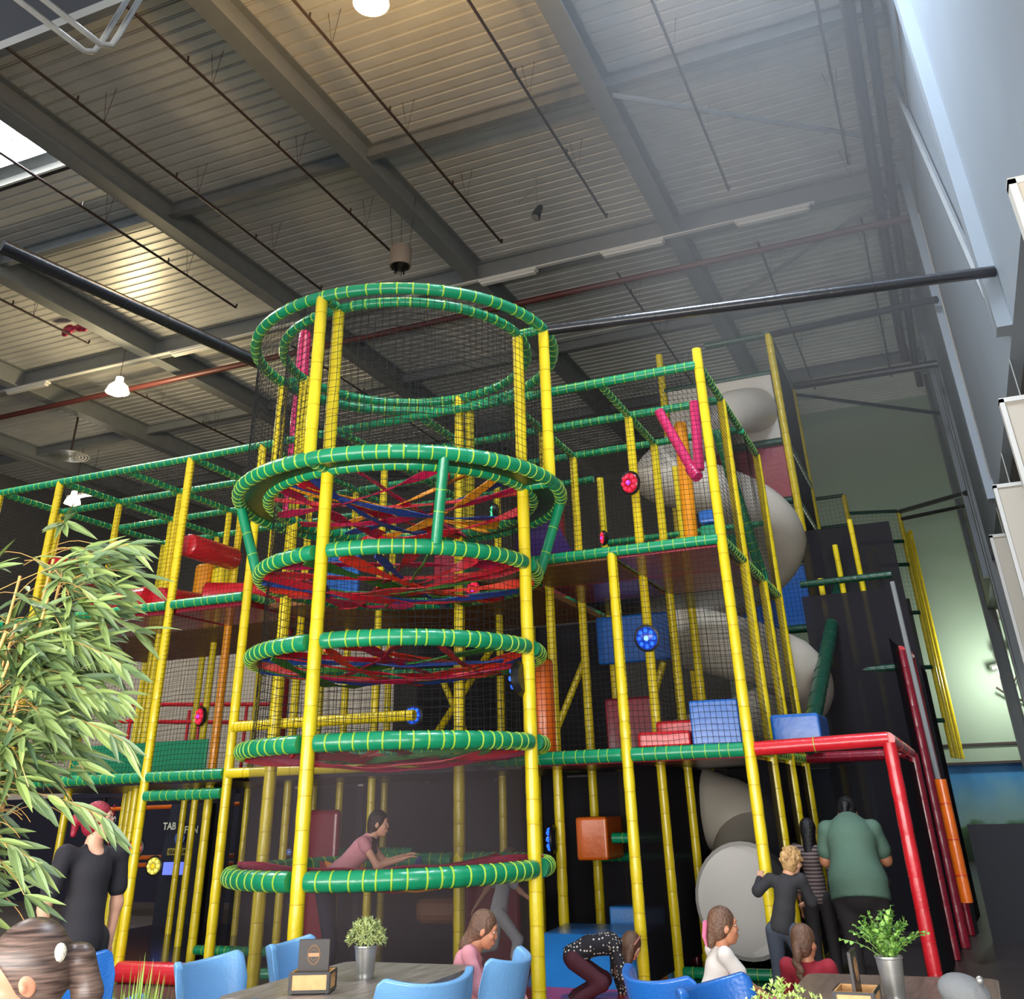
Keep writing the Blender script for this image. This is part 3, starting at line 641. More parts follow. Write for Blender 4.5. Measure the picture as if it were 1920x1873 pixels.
slab(far, (-4.1, 18.5, 6.5), (-1.95, 18.55, 7.6), 'darkred', 'red_panel'); slab(far, (-3.2, 18.5, 4.25), (-1.95, 18.55, 5.3), 'blue', 'blue_panel'); slab(far, (-4.1, 18.5, 5.45), (-1.95, 18.54, 6.0), 'green', 'green_panel')
rear = athing('play_structure', 'stepped rear play frame beyond the tall tower with thin nets against the pale wall', 'play frame', (-.8, 25, 0), 'soft play frames')
for x, y, z1 in ((-1.5, 27, 8.7), (-.22, 27.5, 8.25), (-.24, 28.2, 7.6), (-.15, 28.8, 7.9), (-.05, 29.4, 8.1), (-1.36, 24, 5.9), (-1.0, 23, 6.3), (-.95, 25, 6.8)):
    ypole(rear, x, y, 2.3 if x > -.3 else 0, z1, .06)
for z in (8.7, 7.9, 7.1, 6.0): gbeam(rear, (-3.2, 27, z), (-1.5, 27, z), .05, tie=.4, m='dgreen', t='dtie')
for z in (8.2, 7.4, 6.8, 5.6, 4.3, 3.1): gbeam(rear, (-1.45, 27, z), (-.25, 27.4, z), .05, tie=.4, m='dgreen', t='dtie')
net(rear, (-3.1, 27.05, 5.9), (1.6, 0, 0), (0, 0, 2.8), step=.11); net(rear, (-1.45, 27.05, 5.6), (1.2, .35, 0), (0, 0, 2.6), step=.11)
sheet(rear, (-1.8, 22.6, 0), (1.45, 0, 0), (0, 0, 5.2))
pad(MB(), [(-1.68, 12.9, 2.1), (-1.09, 20, 6.2)], .10, tie=.4).build('long_brace', [M['dgreen'], M['dgreen']], rear)
# side plane of the frame right of the main structure
side = athing('fence_frame', 'dark netted side fence with red and yellow posts right of the slide', 'fence', (-.5, 14, 0))
ypole(side, -.60, 10.2, 0, 2.0, .06, 'red', 'red'); ypole(side, -.55, 13.4, 0, 2.0, .06, 'darkred', 'red')
ypole(side, -.47, 14.4, 0, 3.25, .075, 'darkred', 'darkred'); ypole(side, -.40, 15.6, 0, 3.3, .06, 'darkred', 'darkred')
pad(MB(), [(-1.82, 10.2, 2.0), (-.60, 10.2, 2.03)], .062, tie=.55).build('beam', [M['red'], M['gtie']], side)
pad(MB(), [(-.60, 10.2, 2.03), (-.57, 13.4, 2.0)], .058, tie=1).build('beam', [M['red'], M['red']], side)
pad(MB(), [(-1.79, 13.5, 2.0), (-.62, 13.4, 2.0)], .06, tie=.3).build('beam', [M['darkred'], M['red']], side)
pad(MB(), [(-.47, 14.4, 3.25), (-.40, 15.6, 3.3)], .06, tie=.3).build('beam', [M['red'], M['red']], side)
for k, (y, z1) in enumerate(((17, 4.2), (18.5, 4.8), (20, 5.3), (21.5, 4.9))): ypole(side, -1.5+.28*k, 16.2+k*.5, 0 if k < 2 else 2.2, z1+.4, .045)
pad(MB(), [(-.30, 13.0, .55), (-.30, 13.0, 1.72)], .065, tie=.3).build('orange_pad', [M['orange'], M['red']], side)
MB().sweep([(-.32, 13.0, 1.72), (-.36, 13.1, 3.9)], .03, 8).build('steel_post', M['steel'], side)
sheet(side, (-.55, 13.45, 0), (.28, 4.5, 0), (0, 0, 3.3)); sheet(side, (-.58, 10.3, 0), (.03, 3.0, 0), (0, 0, 1.9), 'dense'); sheet(side, (-1.8, 15.9, 0), (1.5, 0, 0), (0, 0, 4.3))
sheet(side, (-3.3, 15.95, 0), (1.6, 0, 0), (0, 0, 2.3)); sheet(side, (-1.82, 17.2, 2.0), (1.5, 0, 0), (0, 0, 3.6))
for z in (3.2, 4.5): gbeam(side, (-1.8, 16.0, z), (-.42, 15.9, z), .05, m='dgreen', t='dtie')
tag(MB().box((-.15, 15.0, 0), (6.5, 15.1, 1.22)).build('partition', mat('dark_partition', rgb(40, 40, 46), .8), smooth=False), 'low dark partition at the right edge below the painted wall', 'partition')

# ------------------------------------------------------------------ white tube slide
slide = athing('tube_slide', 'cream plastic tube slide spiralling down behind the right play frame', 'slide', (-2.5, 15.5, 0))
pts = [(-2.35, 18.4, 8.35), (-2.4, 17.9, 8.25)]
KEY = ((0, 70, 8.1), (.12, 180, 6.7), (.30, 360, 5.35), (.48, 540, 4.05), (.66, 720, 3.05), (.84, 900, 2.05), (1, 1020, 1.2))
for i in range(0, 111):
    t_ = i/110
    for (ta, aa, za), (tb, ab, zb) in zip(KEY, KEY[1:]):
        if t_ <= tb: q_ = (t_-ta)/(tb-ta); a = R(aa+(ab-aa)*q_); zz_ = za+(zb-za)*q_; break
    rad = .92+.18*t_; cy = 16.6-2.0*t_
    pts.append((-3.02+rad*math.cos(a)+.12*t_, cy+rad*math.sin(a), zz_))
pts += [(-2.85, 13.5, 1.0), (-2.62, 12.9, .78), (-2.48, 12.2, .64)]
P3 = [Vector(p) for p in pts]
for _ in range(3): P3 = [P3[0]]+[(P3[i-1]+P3[i]*2+P3[i+1])/4 for i in range(1, len(P3)-1)]+[P3[-1]]
seg = []; rads = []
for i, p in enumerate(P3): seg.append(p); rads.append(.43*(1.035 if i % 9 == 0 else 1.0))
MB().sweep(seg, rads, 28, cap=False).build('tube', M['cream'], slide)
e = P3[-1]
MB().sweep([e+Vector((0, .05, 0)), e, e+Vector((.02, -.12, 0)), e+Vector((.02, -.16, 0)), e+Vector((.02, -.12, 0)), e+Vector((0, .3, .0))], [.44, .50, .54, .50, .46, .40], 32, cap=False).build('mouth_lip', mat('cream_lip', (.78, .76, .72), .4), slide)
MB().sweep([P3[6]+Vector((-.30, -.30, .1)), P3[6]+Vector((-.1, -.42, -.05)), P3[6]+Vector((.15, -.42, -.2))], .012, 6).build('seam_handle', M['black'], slide)
# ================================================================== LOOSE PLAY ITEMS
def soft_box(name, a, b, m, lab, cat, bev=.04, rot=None):
    return tag(MB().box(a, b).build(name, M[m], smooth=False, bevel=bev), lab, cat)
def roller(a, b, r, m, lab, name='padded_roller', cat='roller'):
    a = Vector(a); b = Vector(b); d = (b-a).normalized(); L = (b-a).length
    ps = []; rs = []
    for t_, q in ((0, .0), (0, .75), (.02, .95), (.05, 1), (.5, 1.015), (.95, 1), (.98, .95), (1, .75), (1, 0)): ps.append(a.lerp(b, t_)+d*(0.0005*len(ps))); rs.append(max(r*q, .002))
    return tag(MB().sweep(ps, rs, 24, cap=False).build(name, M[m]), lab, cat)
roller((-9.17, 10.35, 4.82), (-9.17, 11.38, 4.82), .155, 'red', 'bright red padded roller hung below the green beam in the left frame')
roller((-11.6, 10.35, 4.80), (-11.6, 11.38, 4.80), .15, 'red', 'red padded roller just above the bamboo plant in the left frame')
roller((-10.95, 10.6, 4.18), (-9.9, 10.6, 4.2), .19, 'red', 'red bolster lying on the upper deck left of the tall yellow post', 'floor_bolster', 'bolster')
roller((-9.75, 10.55, 4.15), (-9.72, 11.5, 4.2), .2, 'red', 'red rounded bolster end peeking over the upper deck rail left of the post', 'floor_bolster', 'bolster')
roller((-9.0, 10.6, 4.17), (-8.25, 11.1, 4.17), .17, 'red', 'red bolster on the upper deck right of the tall yellow post', 'floor_bolster', 'bolster')
roller((-11.22, 13.2, 4.0), (-11.22, 13.2, 5.3), .16, 'amber', 'amber punch bag standing behind the left frame net, left one', 'punch_bag', 'punch bag')
roller((-10.83, 13.2, 4.0), (-10.83, 13.2, 5.2), .18, 'yellow', 'yellow punch bag beside the amber one in the left frame', 'punch_bag', 'punch bag')
soft_box('foam_block', (-8.0, 10.75, 4.0), (-7.55, 11.2, 4.3), 'red', 'small red foam block at the right end of the left upper deck', 'foam block')
roller((-7.78, 10.7, 5.0), (-7.78, 10.7, 7.9), .095, 'pink', 'tall pink padded pole rising behind the upper left side of the tower', 'padded_pole', 'pole')
roller((-8.6, 12.0, 2.0), (-8.6, 12.0, 3.9), .11, 'darkred', 'dark red padded pole inside the left frame behind the tower net', 'padded_pole', 'pole')
soft_box('padded_wall', (-11.6, 11.36, 2.05), (-9.25, 11.40, 2.47), 'green', 'low green padded wall on the middle deck of the left frame', 'padded wall', .015)
roller((-4.18, 10.75, 2.05), (-4.18, 10.75, 3.02), .125, 'orange', 'upright orange bolster right of the tower on the middle deck', 'upright_bolster', 'bolster')
soft_box('foam_block', (-3.0, 10.3, 2.05), (-2.46, 10.8, 2.2), 'red', 'flat red foam block at the deck edge left of the blue block', 'foam block', .03)
soft_box('foam_block', (-2.95, 10.85, 2.05), (-2.35, 11.3, 2.33), 'red', 'second red foam block stepped behind the flat red one', 'foam block', .03)
soft_box('foam_block', (-2.44, 10.3, 2.05), (-1.95, 10.8, 2.46), 'blue', 'big square blue foam block on the middle deck', 'foam block', .02)
soft_box('foam_block', (-1.8, 11.2, 2.05), (-1.3, 12.0, 2.35), 'blue', 'low blue foam block right of the tall yellow corner post', 'foam block', .03)
t = athing('foam_pillar', 'stack of blue, green and red foam segments beside the corner post', 'foam pillar', (-2.1, 11.0, 4.0))
for k, m in enumerate(('red', 'green', 'blue')): MB().box((-2.23, 10.9, 4.02+.17*k), (-1.97, 11.15, 4.17+.17*k)).build('segment', M[m], t, smooth=False, bevel=.03)
roller((-2.5, 11.6, 4.0), (-2.46, 11.6, 5.85), .085, 'amber', 'tall amber padded pole between the pink tubes', 'padded_pole', 'pole')
t = athing('foam_twister', 'pink foam tubes crossed in a V inside the upper right frame', 'foam tubes', (-2.2, 10.8, 4.9))
pad(MB(), [(-2.54, 10.8, 5.76), (-2.22, 10.8, 4.98)], .06, tie=.3).build('tube', [M['pink'], M['pink']], t); pad(MB(), [(-2.09, 10.8, 5.8), (-2.13, 10.8, 4.95)], .06, tie=.3).build('tube', [M['pink'], M['pink']], t)
pad(MB(), [(-2.24, 10.8, 5.0), (-2.15, 10.75, 4.85)], .068, tie=.05).build('knot', [M['pink'], M['pink']], t)
tag(MB().ball((-2.76, 11.0, 4.2), .06, 14).build('play_ball', M['orange']), 'small orange red ball on the upper deck of the right frame', 'ball')
t = athing('purple_ramp', 'dark purple sloping panel on the upper deck right of the tower', 'ramp', (-4.1, 11, 4.0))
MB().add([(-4.45, 10.7, 4.02), (-3.65, 10.7, 4.02), (-3.65, 11.4, 4.05), (-4.45, 11.4, 4.75), (-4.45, 10.75, 4.70), (-3.95, 10.75, 4.62)], [(0, 1, 5, 4), (1, 2, 3, 5), (5, 3, 4), (0, 4, 3), (0, 3, 2, 1)]).build('ramp_panel', M['purple'], t, smooth=False)
soft_box('foam_wall', (-5.3, 12.9, 4.0), (-4.6, 13.0, 5.4), 'darkred', 'dark red foam wall inside the frame behind the tower', 'foam wall', .03)
soft_box('foam_wall', (-6.7, 12.9, 4.0), (-6.2, 13.0, 4.9), 'darkred', 'red foam wall seen through the strap web of the tower', 'foam wall', .03)
soft_box('foam_wall', (-7.75, 11.6, 4.0), (-7.2, 11.7, 4.8), 'blue', 'dark blue foam wall behind the left side of the tower', 'foam wall', .03)
soft_box('foam_wall', (-4.1, 12.7, 2.0), (-3.4, 12.8, 2.75), 'darkred', 'dark red foam wall deep inside the right frame', 'foam wall', .03)
soft_box('foam_wall', (-4.25, 13.0, 3.2), (-3.2, 13.1, 3.8), 'blue', 'dark blue foam wall high inside the right frame', 'foam wall', .03)
soft_box('foam_wall', (-3.8, 12.7, 0), (-3.2, 12.8, 1.9), 'darkred', 'dark red padded wall at ground level behind the blue mat', 'foam wall', .03)
soft_box('foam_wall', (-5.6, 11.6, 0), (-4.9, 11.7, 1.0), 'darkred', 'dark red padded block at ground level behind the tower', 'foam wall', .05)
soft_box('foam_wall', (-7.8, 11.6, 0), (-7.3, 11.7, 1.6), 'darkred', 'dark red padded panel at ground level left of the tower', 'foam wall', .05)
soft_box('foam_block', (-3.75, 12.2, 0), (-3.35, 12.5, .55), 'amber', 'amber foam cube at ground level behind the right frame posts', 'foam block', .03)
soft_box('foam_block', (-4.22, 11.7, 1.03), (-3.85, 12.3, 1.45), 'orange', 'orange foam block on the low shelf inside the right frame', 'foam block', .03)
soft_box('curved_bench', (-6.6, 12.3, .35), (-5.5, 12.8, .62), 'tan', 'pinkish low bench seen through the lower tower mesh', 'bench', .1)
# big blue mats at the entrance
t = athing('play_mat', 'large blue sloping mat with red edge on the floor in front of the right frame', 'mat', (-3.7, 10.3, 0))
MB().prism([(10.05, .10), (11.2, .10), (11.2, .5), (10.5, .48)], -4.2, -3.15, mtx=Matrix(((0, 0, 1, 0), (1, 0, 0, 0), (0, 1, 0, 0), (0, 0, 0, 1)))).build('slope', vinyl('mat_blue', (.02, .22, .62)), t, smooth=False, bevel=.02)
MB().box((-4.2, 9.35, 0), (-2.8, 10.02, .13)).build('red_edge', M['red'], t, smooth=False, bevel=.02)
MB().prism([(10.05, 0), (11.2, 0), (11.2, .1), (10.05, .1)], -4.2, -3.15, mtx=Matrix(((0, 0, 1, 0), (1, 0, 0, 0), (0, 1, 0, 0), (0, 0, 0, 1)))).build('base', M['red'], t, smooth=False)
tag(MB().box((-3.75, 11.3, .0), (-3.15, 11.6, .64), mtx=Matrix.Translation((0, 0, 0))).build('foam_wedge', MATS['mat_blue'], smooth=False, bevel=.02), 'blue foam wedge standing behind the large blue mat', 'foam wedge')
roller((-9.1, 10.12, .1), (-8.02, 10.12, .1), .10, 'red', 'thick red padded threshold on the floor of the left entrance', 'threshold', 'threshold')
tag(MB().box((-12.8, 10.3, 0), (-7.9, 15.1, .03)).build('play_floor_mat', mat('shiny_dark_mat', (.018, .014, .022), .16), smooth=False), 'shiny dark floor mat inside the left play frame', 'floor mat')
tag(MB().box((-7.85, 11.2, 0), (-1.9, 15.1, .03)).build('play_floor_mat', MATS['shiny_dark_mat'], smooth=False), 'shiny dark floor mat behind the tower and under the right frame', 'floor mat')
struct(MB().box((-24, 19.0, 2.0), (-10.2, 19.2, 5.0)).build('wall_left_partition', mat('beige_lining', rgb(190, 178, 160), .6, var=.05), smooth=False))
tag(MB().box((-24, 18.9, 0), (-9.0, 19.1, 2.0)).build('partition', M['padfloor'], smooth=False), 'added low dark panel for the gloom far behind the left entrance', 'partition')  # added dark panel standing in for the shade under the deck
# red rail fence at the far left
t = athing('rail_fence', 'thin red railing seen through the nets at the left', 'railing', (-13, 15.6, 2.0))
for z in (3.35, 3.05): MB().sweep([(-15.0, 15.6, z+.15), (-11.4, 15.6, z-.05)], .035, 8).build('rail', M['red'], t)
for x in (-14.6, -13.2, -12.95, -12.2, -11.9): MB().sweep([(x, 15.6, 2.0), (x, 15.6, 3.3)], .03, 8).build('post', M['red'], t)
t = athing('walkway', 'dark walkway slab carrying the red railing', 'walkway', (-13.3, 15.8, 0))
MB().box((-15.5, 15.3, 1.9), (-11.2, 16.2, 1.98)).build('slab', M['padfloor'], t, smooth=False)
for x in (-15.3, -13.4, -11.4): MB().sweep([(x, 16.0, 0), (x, 16.0, 1.92)], .05, 8).build('leg', M['black'], t)
t = athing('rail_fence', 'orange rails at ground level behind the left entrance', 'railing', (-12.5, 16.5, 0))
for z in (1.72, .9, .78): MB().sweep([(-15.6, 16.5, z), (-12.0, 16.5, z+.02)], .035, 8).build('rail', M['orange'], t)
for x in (-15.5, -12.1): MB().sweep([(x, 16.5, 0), (x, 16.5, 1.8)], .03, 8).build('post', M['darkred'], t)
# arcade cabinet
t = athing('arcade_cabinet', 'black arcade cabinet with pale lettering behind the left entrance', 'arcade machine', (-12.4, 15.0, 0))
MB().prism([(-.35, 0), (.35, 0), (.35, 1.75), (-.25, 1.75), (-.35, 1.0)], -.42, .42, mtx=Matrix.Translation((-12.45, 15.3, 0))@Matrix(((0, 0, 1, 0), (1, 0, 0, 0), (0, 1, 0, 0), (0, 0, 0, 1)))).build('cabinet', mat('cabinet_black', (.012, .012, .02), .3), t, smooth=False, bevel=.01)
L1m = mat('sign_pale', (.5, .5, .38), .5, emit=(.5, .5, .4), estr=.12); cy_ = 14.97
text('title_left', 'TAB', .15, Matrix.Translation((-12.75, 14.93, 1.42))@FACE, L1m, t, bold=True); text('title_right', 'FUN', .15, Matrix.Translation((-12.28, 14.93, 1.36))@FACE, L1m, t, bold=True)
MB().ball((-12.52, 14.95, 1.43), .07, 12, 0, None, (.8, .3, 1)).build('figure_head', mat('sign_blue_white', (.35, .42, .6), .5, emit=(.3, .4, .7), estr=.15), t)
MB().ball((-12.52, 14.95, 1.24), .12, 12, 0, None, (.9, .25, .9)).build('figure_body', mat('sign_blue', (.06, .10, .3), .5, emit=(.1, .2, .6), estr=.1), t)
MB().box((-12.72, 14.92, 1.0), (-12.28, 14.94, 1.1)).build('name_plate', mat('plate_yellow', (.3, .24, .04), .5), t, smooth=False)
text('plate_text', 'QUANTUM', .075, Matrix.Translation((-12.5, 14.915, 1.05))@FACE, M['black'], t, bold=True)
MB().box((-12.75, 14.90, .72), (-12.35, 14.94, .90)).build('screen', mat('screen_blue', (.05, .08, .4), .3, emit=(.15, .2, .9), estr=1.2), t, smooth=False)
# round LED lights
E_ = {'red': ((1.0, .02, .06), (.3, .05, 1.0)), 'blue': ((.02, .12, 1.0), (.2, .5, 1.0)), 'green': ((.05, 1, .4), (.3, 1, .6)), 'yellow': ((1.0, .85, .12), (1, .3, 0))}
def led(p, facing, col, r, lab):
    """disc housing with a domed lens and eight petal LEDs"""
    q = Vector(facing).to_track_quat('Z', 'Y').to_matrix().to_4x4(); mx = Matrix.Translation(Vector(p))@q
    t = athing('party_light', lab, 'light', p, 'round LED party lights')
    MB().lathe([(0, -.05), (r*.75, -.05), (r, -.01), (r*1.0, .01), (r*.9, .015), (0, .015)], 24, mtx=mx).build('housing', M['black'], t)
    key = 'led_'+col
    m1 = MATS.get(key) or mat(key, E_[col][0], .3, emit=E_[col][0], estr=1.7); m2 = MATS.get(key+'2') or mat(key+'2', E_[col][1], .3, emit=E_[col][1], estr=2.2)
    md = MATS.get(key+'d') or mat(key+'d', tuple(.2*c for c in E_[col][0]), .2, emit=E_[col][0], estr=.45)
    MB().ball((0, 0, 0), r*.88, 20, 0, mx, (1, 1, .35)).build('lens', md, t)
    mb = MB()
    for k in range(8):
        a = k*PI/4; mb.ball((r*.58*math.cos(a), r*.58*math.sin(a), .25*r), r*.17, 8, 0, mx)
    mb.build('led_petals', m1, t); MB().ball((0, 0, .3*r), r*.2, 8, 0, mx).build('centre_led', m2, t)
for p, fc, c, r, lab in (((-3.12, 11.33, 5.08), (-.4, -1, -.1), 'red', .15, 'round red LED light on the post left of the pink tubes'), ((-3.9, 12.55, 4.75), (-1, -.6, 0), 'red', .10, 'small red LED light at deck level beside the purple ramp'),
    ((-3.09, 11.34, 3.24), (.1, -1, -.2), 'blue', .15, 'round blue LED light in the middle of the right frame'), ((-10.4, 12.55, 2.87), (-.5, -1, 0), 'red', .14, 'round red LED light behind the net right of the bamboo'),
    ((-10.15, 11.3, 1.23), (.1, -1, 0), 'red', .12, 'red LED light beside the standing woman in black'), ((-11.9, 13.7, .91), (.2, -1, 0), 'yellow', .14, 'yellow LED light left of the arcade screen'),
    ((-12.9, 12.6, 4.55), (.4, -1, 0), 'blue', .11, 'small blue LED light above the bamboo tips'), ((-6.9, 10.35, 3.02), (-.4, -1, 0), 'red', .11, 'small red LED light under the third tower ring, left side'),
    ((-5.55, 11.3, 3.0), (-.2, -1, 0), 'blue', .10, 'small blue LED light under the third tower ring, centre'), ((-5.9, 10.9, 2.55), (.2, -1, 0), 'blue', .12, 'blue LED light just above the second tower ring'),
    ((-3.66, 8.83, 2.62), (-.9, .1, -.05), 'blue', .16, 'blue LED light in a black housing seen edge on at the right tower post'), ((-4.9, 10.5, 3.82), (-.3, -1, 0), 'red', .12, 'red LED light glowing behind the strap web of the tower'),
    ((-5.5, 12.5, 5.3), (-1, -.2, 0), 'green', .13, 'green LED light seen edge on above the tower walkway'), ((-4.37, 11.36, 1.25), (-.95, -.2, 0), 'blue', .15, 'blue LED light seen edge on at the ground floor post right of the tower'),
    ((-7.5, 10.9, 1.18), (.2, -1, 0), 'blue', .04, 'tiny blue LED light behind the lowest tower mesh')):
    led(p, fc, c, r, lab)

# ================================================================== FIGURES: smooth bodies from blended shapes
def capd(P, a, b, ra, rb):
    a = np.array(a, np.float32); b = np.array(b, np.float32); ba = b-a; t = np.clip(((P-a)@ba)/max(float(ba@ba), 1e-9), 0, 1)
    return np.linalg.norm(P-(a+t[..., None]*ba), axis=-1)-(ra+(rb-ra)*t)
def elld(P, c, r, Q=None):
    q = P-np.array(c, np.float32)
    if Q is not None: q = q@np.array(Q, np.float32)
    r = np.array(r, np.float32); k0 = np.linalg.norm(q/r, axis=-1); k1 = np.linalg.norm(q/(r*r), axis=-1)
    return k0*(k0-1)/np.maximum(k1, 1e-6)
def smin(a, b, k): h = np.maximum(k-np.abs(a-b), 0)/k; return np.minimum(a, b)-h*h*k*.25
def smax(a, b, k): return -smin(-a, -b, k)
def nets(Fd, org, h):
    """naive surface nets: field -> verts, quads"""
    ins = Fd < 0; nx, ny, nz = Fd.shape; c = np.zeros((nx-1, ny-1, nz-1), np.int8)
    for dx in (0, 1):
        for dy in (0, 1):
            for dz in (0, 1): c += ins[dx:nx-1+dx, dy:ny-1+dy, dz:nz-1+dz]
    act = (c > 0) & (c < 8); idx = -np.ones(act.shape, np.int64); I = np.argwhere(act); idx[act] = np.arange(len(I))
    acc = np.zeros((len(I), 3)); cnt = np.zeros(len(I))
    cor = [(a, b, d) for a in (0, 1) for b in (0, 1) for d in (0, 1)]
    for p in cor:
        for ax in range(3):
            if p[ax]: continue
            q = list(p); q[ax] = 1
            f0 = Fd[I[:, 0]+p[0], I[:, 1]+p[1], I[:, 2]+p[2]]; f1 = Fd[I[:, 0]+q[0], I[:, 1]+q[1], I[:, 2]+q[2]]
            s_ = (f0 < 0) != (f1 < 0); t = np.where(s_, f0/np.where(s_, f0-f1, 1), 0)
            pos = np.tile(np.array(p, float), (len(I), 1)); pos[:, ax] += t; acc[s_] += pos[s_]; cnt[s_] += 1
    V = (I+acc/np.maximum(cnt, 1)[:, None])*h+org; faces = []
    for ax in range(3):
        sl0 = [slice(None)]*3; sl1 = [slice(None)]*3; sl0[ax] = slice(0, -1); sl1[ax] = slice(1, None)
        A = ins[tuple(sl0)]; B = ins[tuple(sl1)]; E = np.argwhere(A != B); o1, o2 = (ax+1) % 3, (ax+2) % 3
        E = E[(E[:, o1] > 0) & (E[:, o2] > 0) & (E[:, o1] < Fd.shape[o1]-1) & (E[:, o2] < Fd.shape[o2]-1)]
        def cell(d1, d2): g_ = E.copy(); g_[:, o1] -= d1; g_[:, o2] -= d2; return idx[g_[:, 0], g_[:, 1], g_[:, 2]]
        qd = np.stack([cell(1, 1), cell(0, 1), cell(0, 0), cell(1, 0)], 1); fl = ~A[E[:, 0], E[:, 1], E[:, 2]]; qd[fl] = qd[fl][:, ::-1]; faces.append(qd)
    return V, np.concatenate(faces)
def blob(prims, h, k=.03, wob=None):
    """prims: ('c',a,b,ra,rb[,op]) capsules, ('e',c,r,Q[,op]) ellipsoids; op '+','-','&' """
    lo = np.full(3, 1e9); hi = -lo
    for p in prims:
        if p[0] == 'p': continue
        op = p[5] if p[0] == 'c' and len(p) > 5 else (p[4] if p[0] == 'e' and len(p) > 4 else '+')
        if op != '+': continue
        if p[0] == 'c':
            for q, r_ in ((p[1], p[3]), (p[2], p[4])): lo = np.minimum(lo, np.array(q)-r_); hi = np.maximum(hi, np.array(q)+r_)
        else: m_ = max(p[2]); lo = np.minimum(lo, np.array(p[1])-m_); hi = np.maximum(hi, np.array(p[1])+m_)
    lo -= 3*h; hi += 3*h; n = np.ceil((hi-lo)/h).astype(int)+1
    G = np.stack(np.meshgrid(*[lo[i]+h*np.arange(n[i]) for i in range(3)], indexing='ij'), -1).astype(np.float32); Fd = None
    for p in prims:
        if p[0] == 'p': d = (G-np.array(p[1], np.float32))@np.array(p[2], np.float32); op = '&'
        elif p[0] == 'c': d = capd(G, *p[1:5]); op = p[5] if len(p) > 5 else '+'
        else: d = elld(G, p[1], p[2], p[3] if len(p) > 3 else None); op = p[4] if len(p) > 4 else '+'
        if Fd is None: Fd = d; continue
        Fd = smin(Fd, d, k) if op == '+' else (smax(Fd, -d, k*.6) if op == '-' else smax(Fd, d, .008))
    if wob: Fd = Fd+wob(G)
    return nets(Fd, lo, h)
def addblob(mb, prims, h, k=.03, wob=None, mi=0):
    V, Q = blob(prims, h, k, wob); mb.add(V.tolist(), Q.tolist(), mi); return mb
def rot_to(fd, up):
    f = Vector(fd).normalized(); u = Vector(up); r = f.cross(u).normalized(); u = r.cross(f).normalized()
    return np.array([[r.x, f.x, u.x], [r.y, f.y, u.y], [r.z, f.z, u.z]])   # columns right, forward, up
def hand_prims(w, d, n, s, curl=.35, side=1):
    """wrist w, direction d, palm normal n: palm, four fingers of unequal length, a thumb off the side"""
    w = Vector(w); d = Vector(d).normalized(); n = Vector(n); n = (n-d*n.dot(d)).normalized(); x = d.cross(n)*side
    P = [('e', tuple(w+d*.045*s), (.040*s, .050*s, .017*s), np.array([[x.x, d.x, n.x], [x.y, d.y, n.y], [x.z, d.z, n.z]]))]
    for i, (off, L) in enumerate(((-.028, .062), (-.010, .074), (.009, .070), (.027, .054))):
        a = w+d*.082*s+x*off*s; dd = (d*math.cos(curl*.5)-n*math.sin(curl*.5)+x*off*2).normalized(); b = a+dd*L*.5*s; d3 = (dd*math.cos(curl)-n*math.sin(curl)).normalized(); c_ = b+d3*L*.5*s
        P += [('c', tuple(a), tuple(b), .0092*s, .0085*s), ('c', tuple(b), tuple(c_), .0085*s, .0070*s)]
    a = w+d*.02*s-x*.030*s; b = a+(d*.6-x*.75-n*.2)*.036*s; c_ = b+(d*.9-x*.3-n*.25)*.032*s
    return P+[('c', tuple(a), tuple(b), .0125*s, .0105*s), ('c', tuple(b), tuple(c_), .0105*s, .0085*s)]
SKIN = {}
def skinmat(name, c): m = mat(name, c, .5, var=.04, vscale=6); m.node_tree.nodes['Principled BSDF'].inputs['Subsurface Weight'].default_value = .05; return m
M['skin'] = skinmat('skin_light', rgb(226, 170, 140)); M['skin2'] = skinmat('skin_tan', rgb(196, 132, 98)); M['skin3'] = skinmat('skin_pale', rgb(188, 130, 102))
M['eyew'] = mat('eye_white', (.8, .8, .8), .2); M['iris'] = mat('iris_dark', (.03, .015, .01), .2); M['lip'] = mat('lip', rgb(190, 95, 90), .4)
def hairmat(name, c): return mat(name, c, .45, bump=.6, bscale=60, var=.25, vscale=18)
M['h_dark'] = hairmat('hair_dark', rgb(46, 32, 28)); M['h_brown'] = hairmat('hair_brown', rgb(104, 74, 56)); M['h_blond'] = hairmat('hair_blond', rgb(190, 150, 98)); M['h_red'] = hairmat('hair_red', rgb(150, 22, 48)); M['h_black'] = hairmat('hair_black', rgb(22, 20, 24))
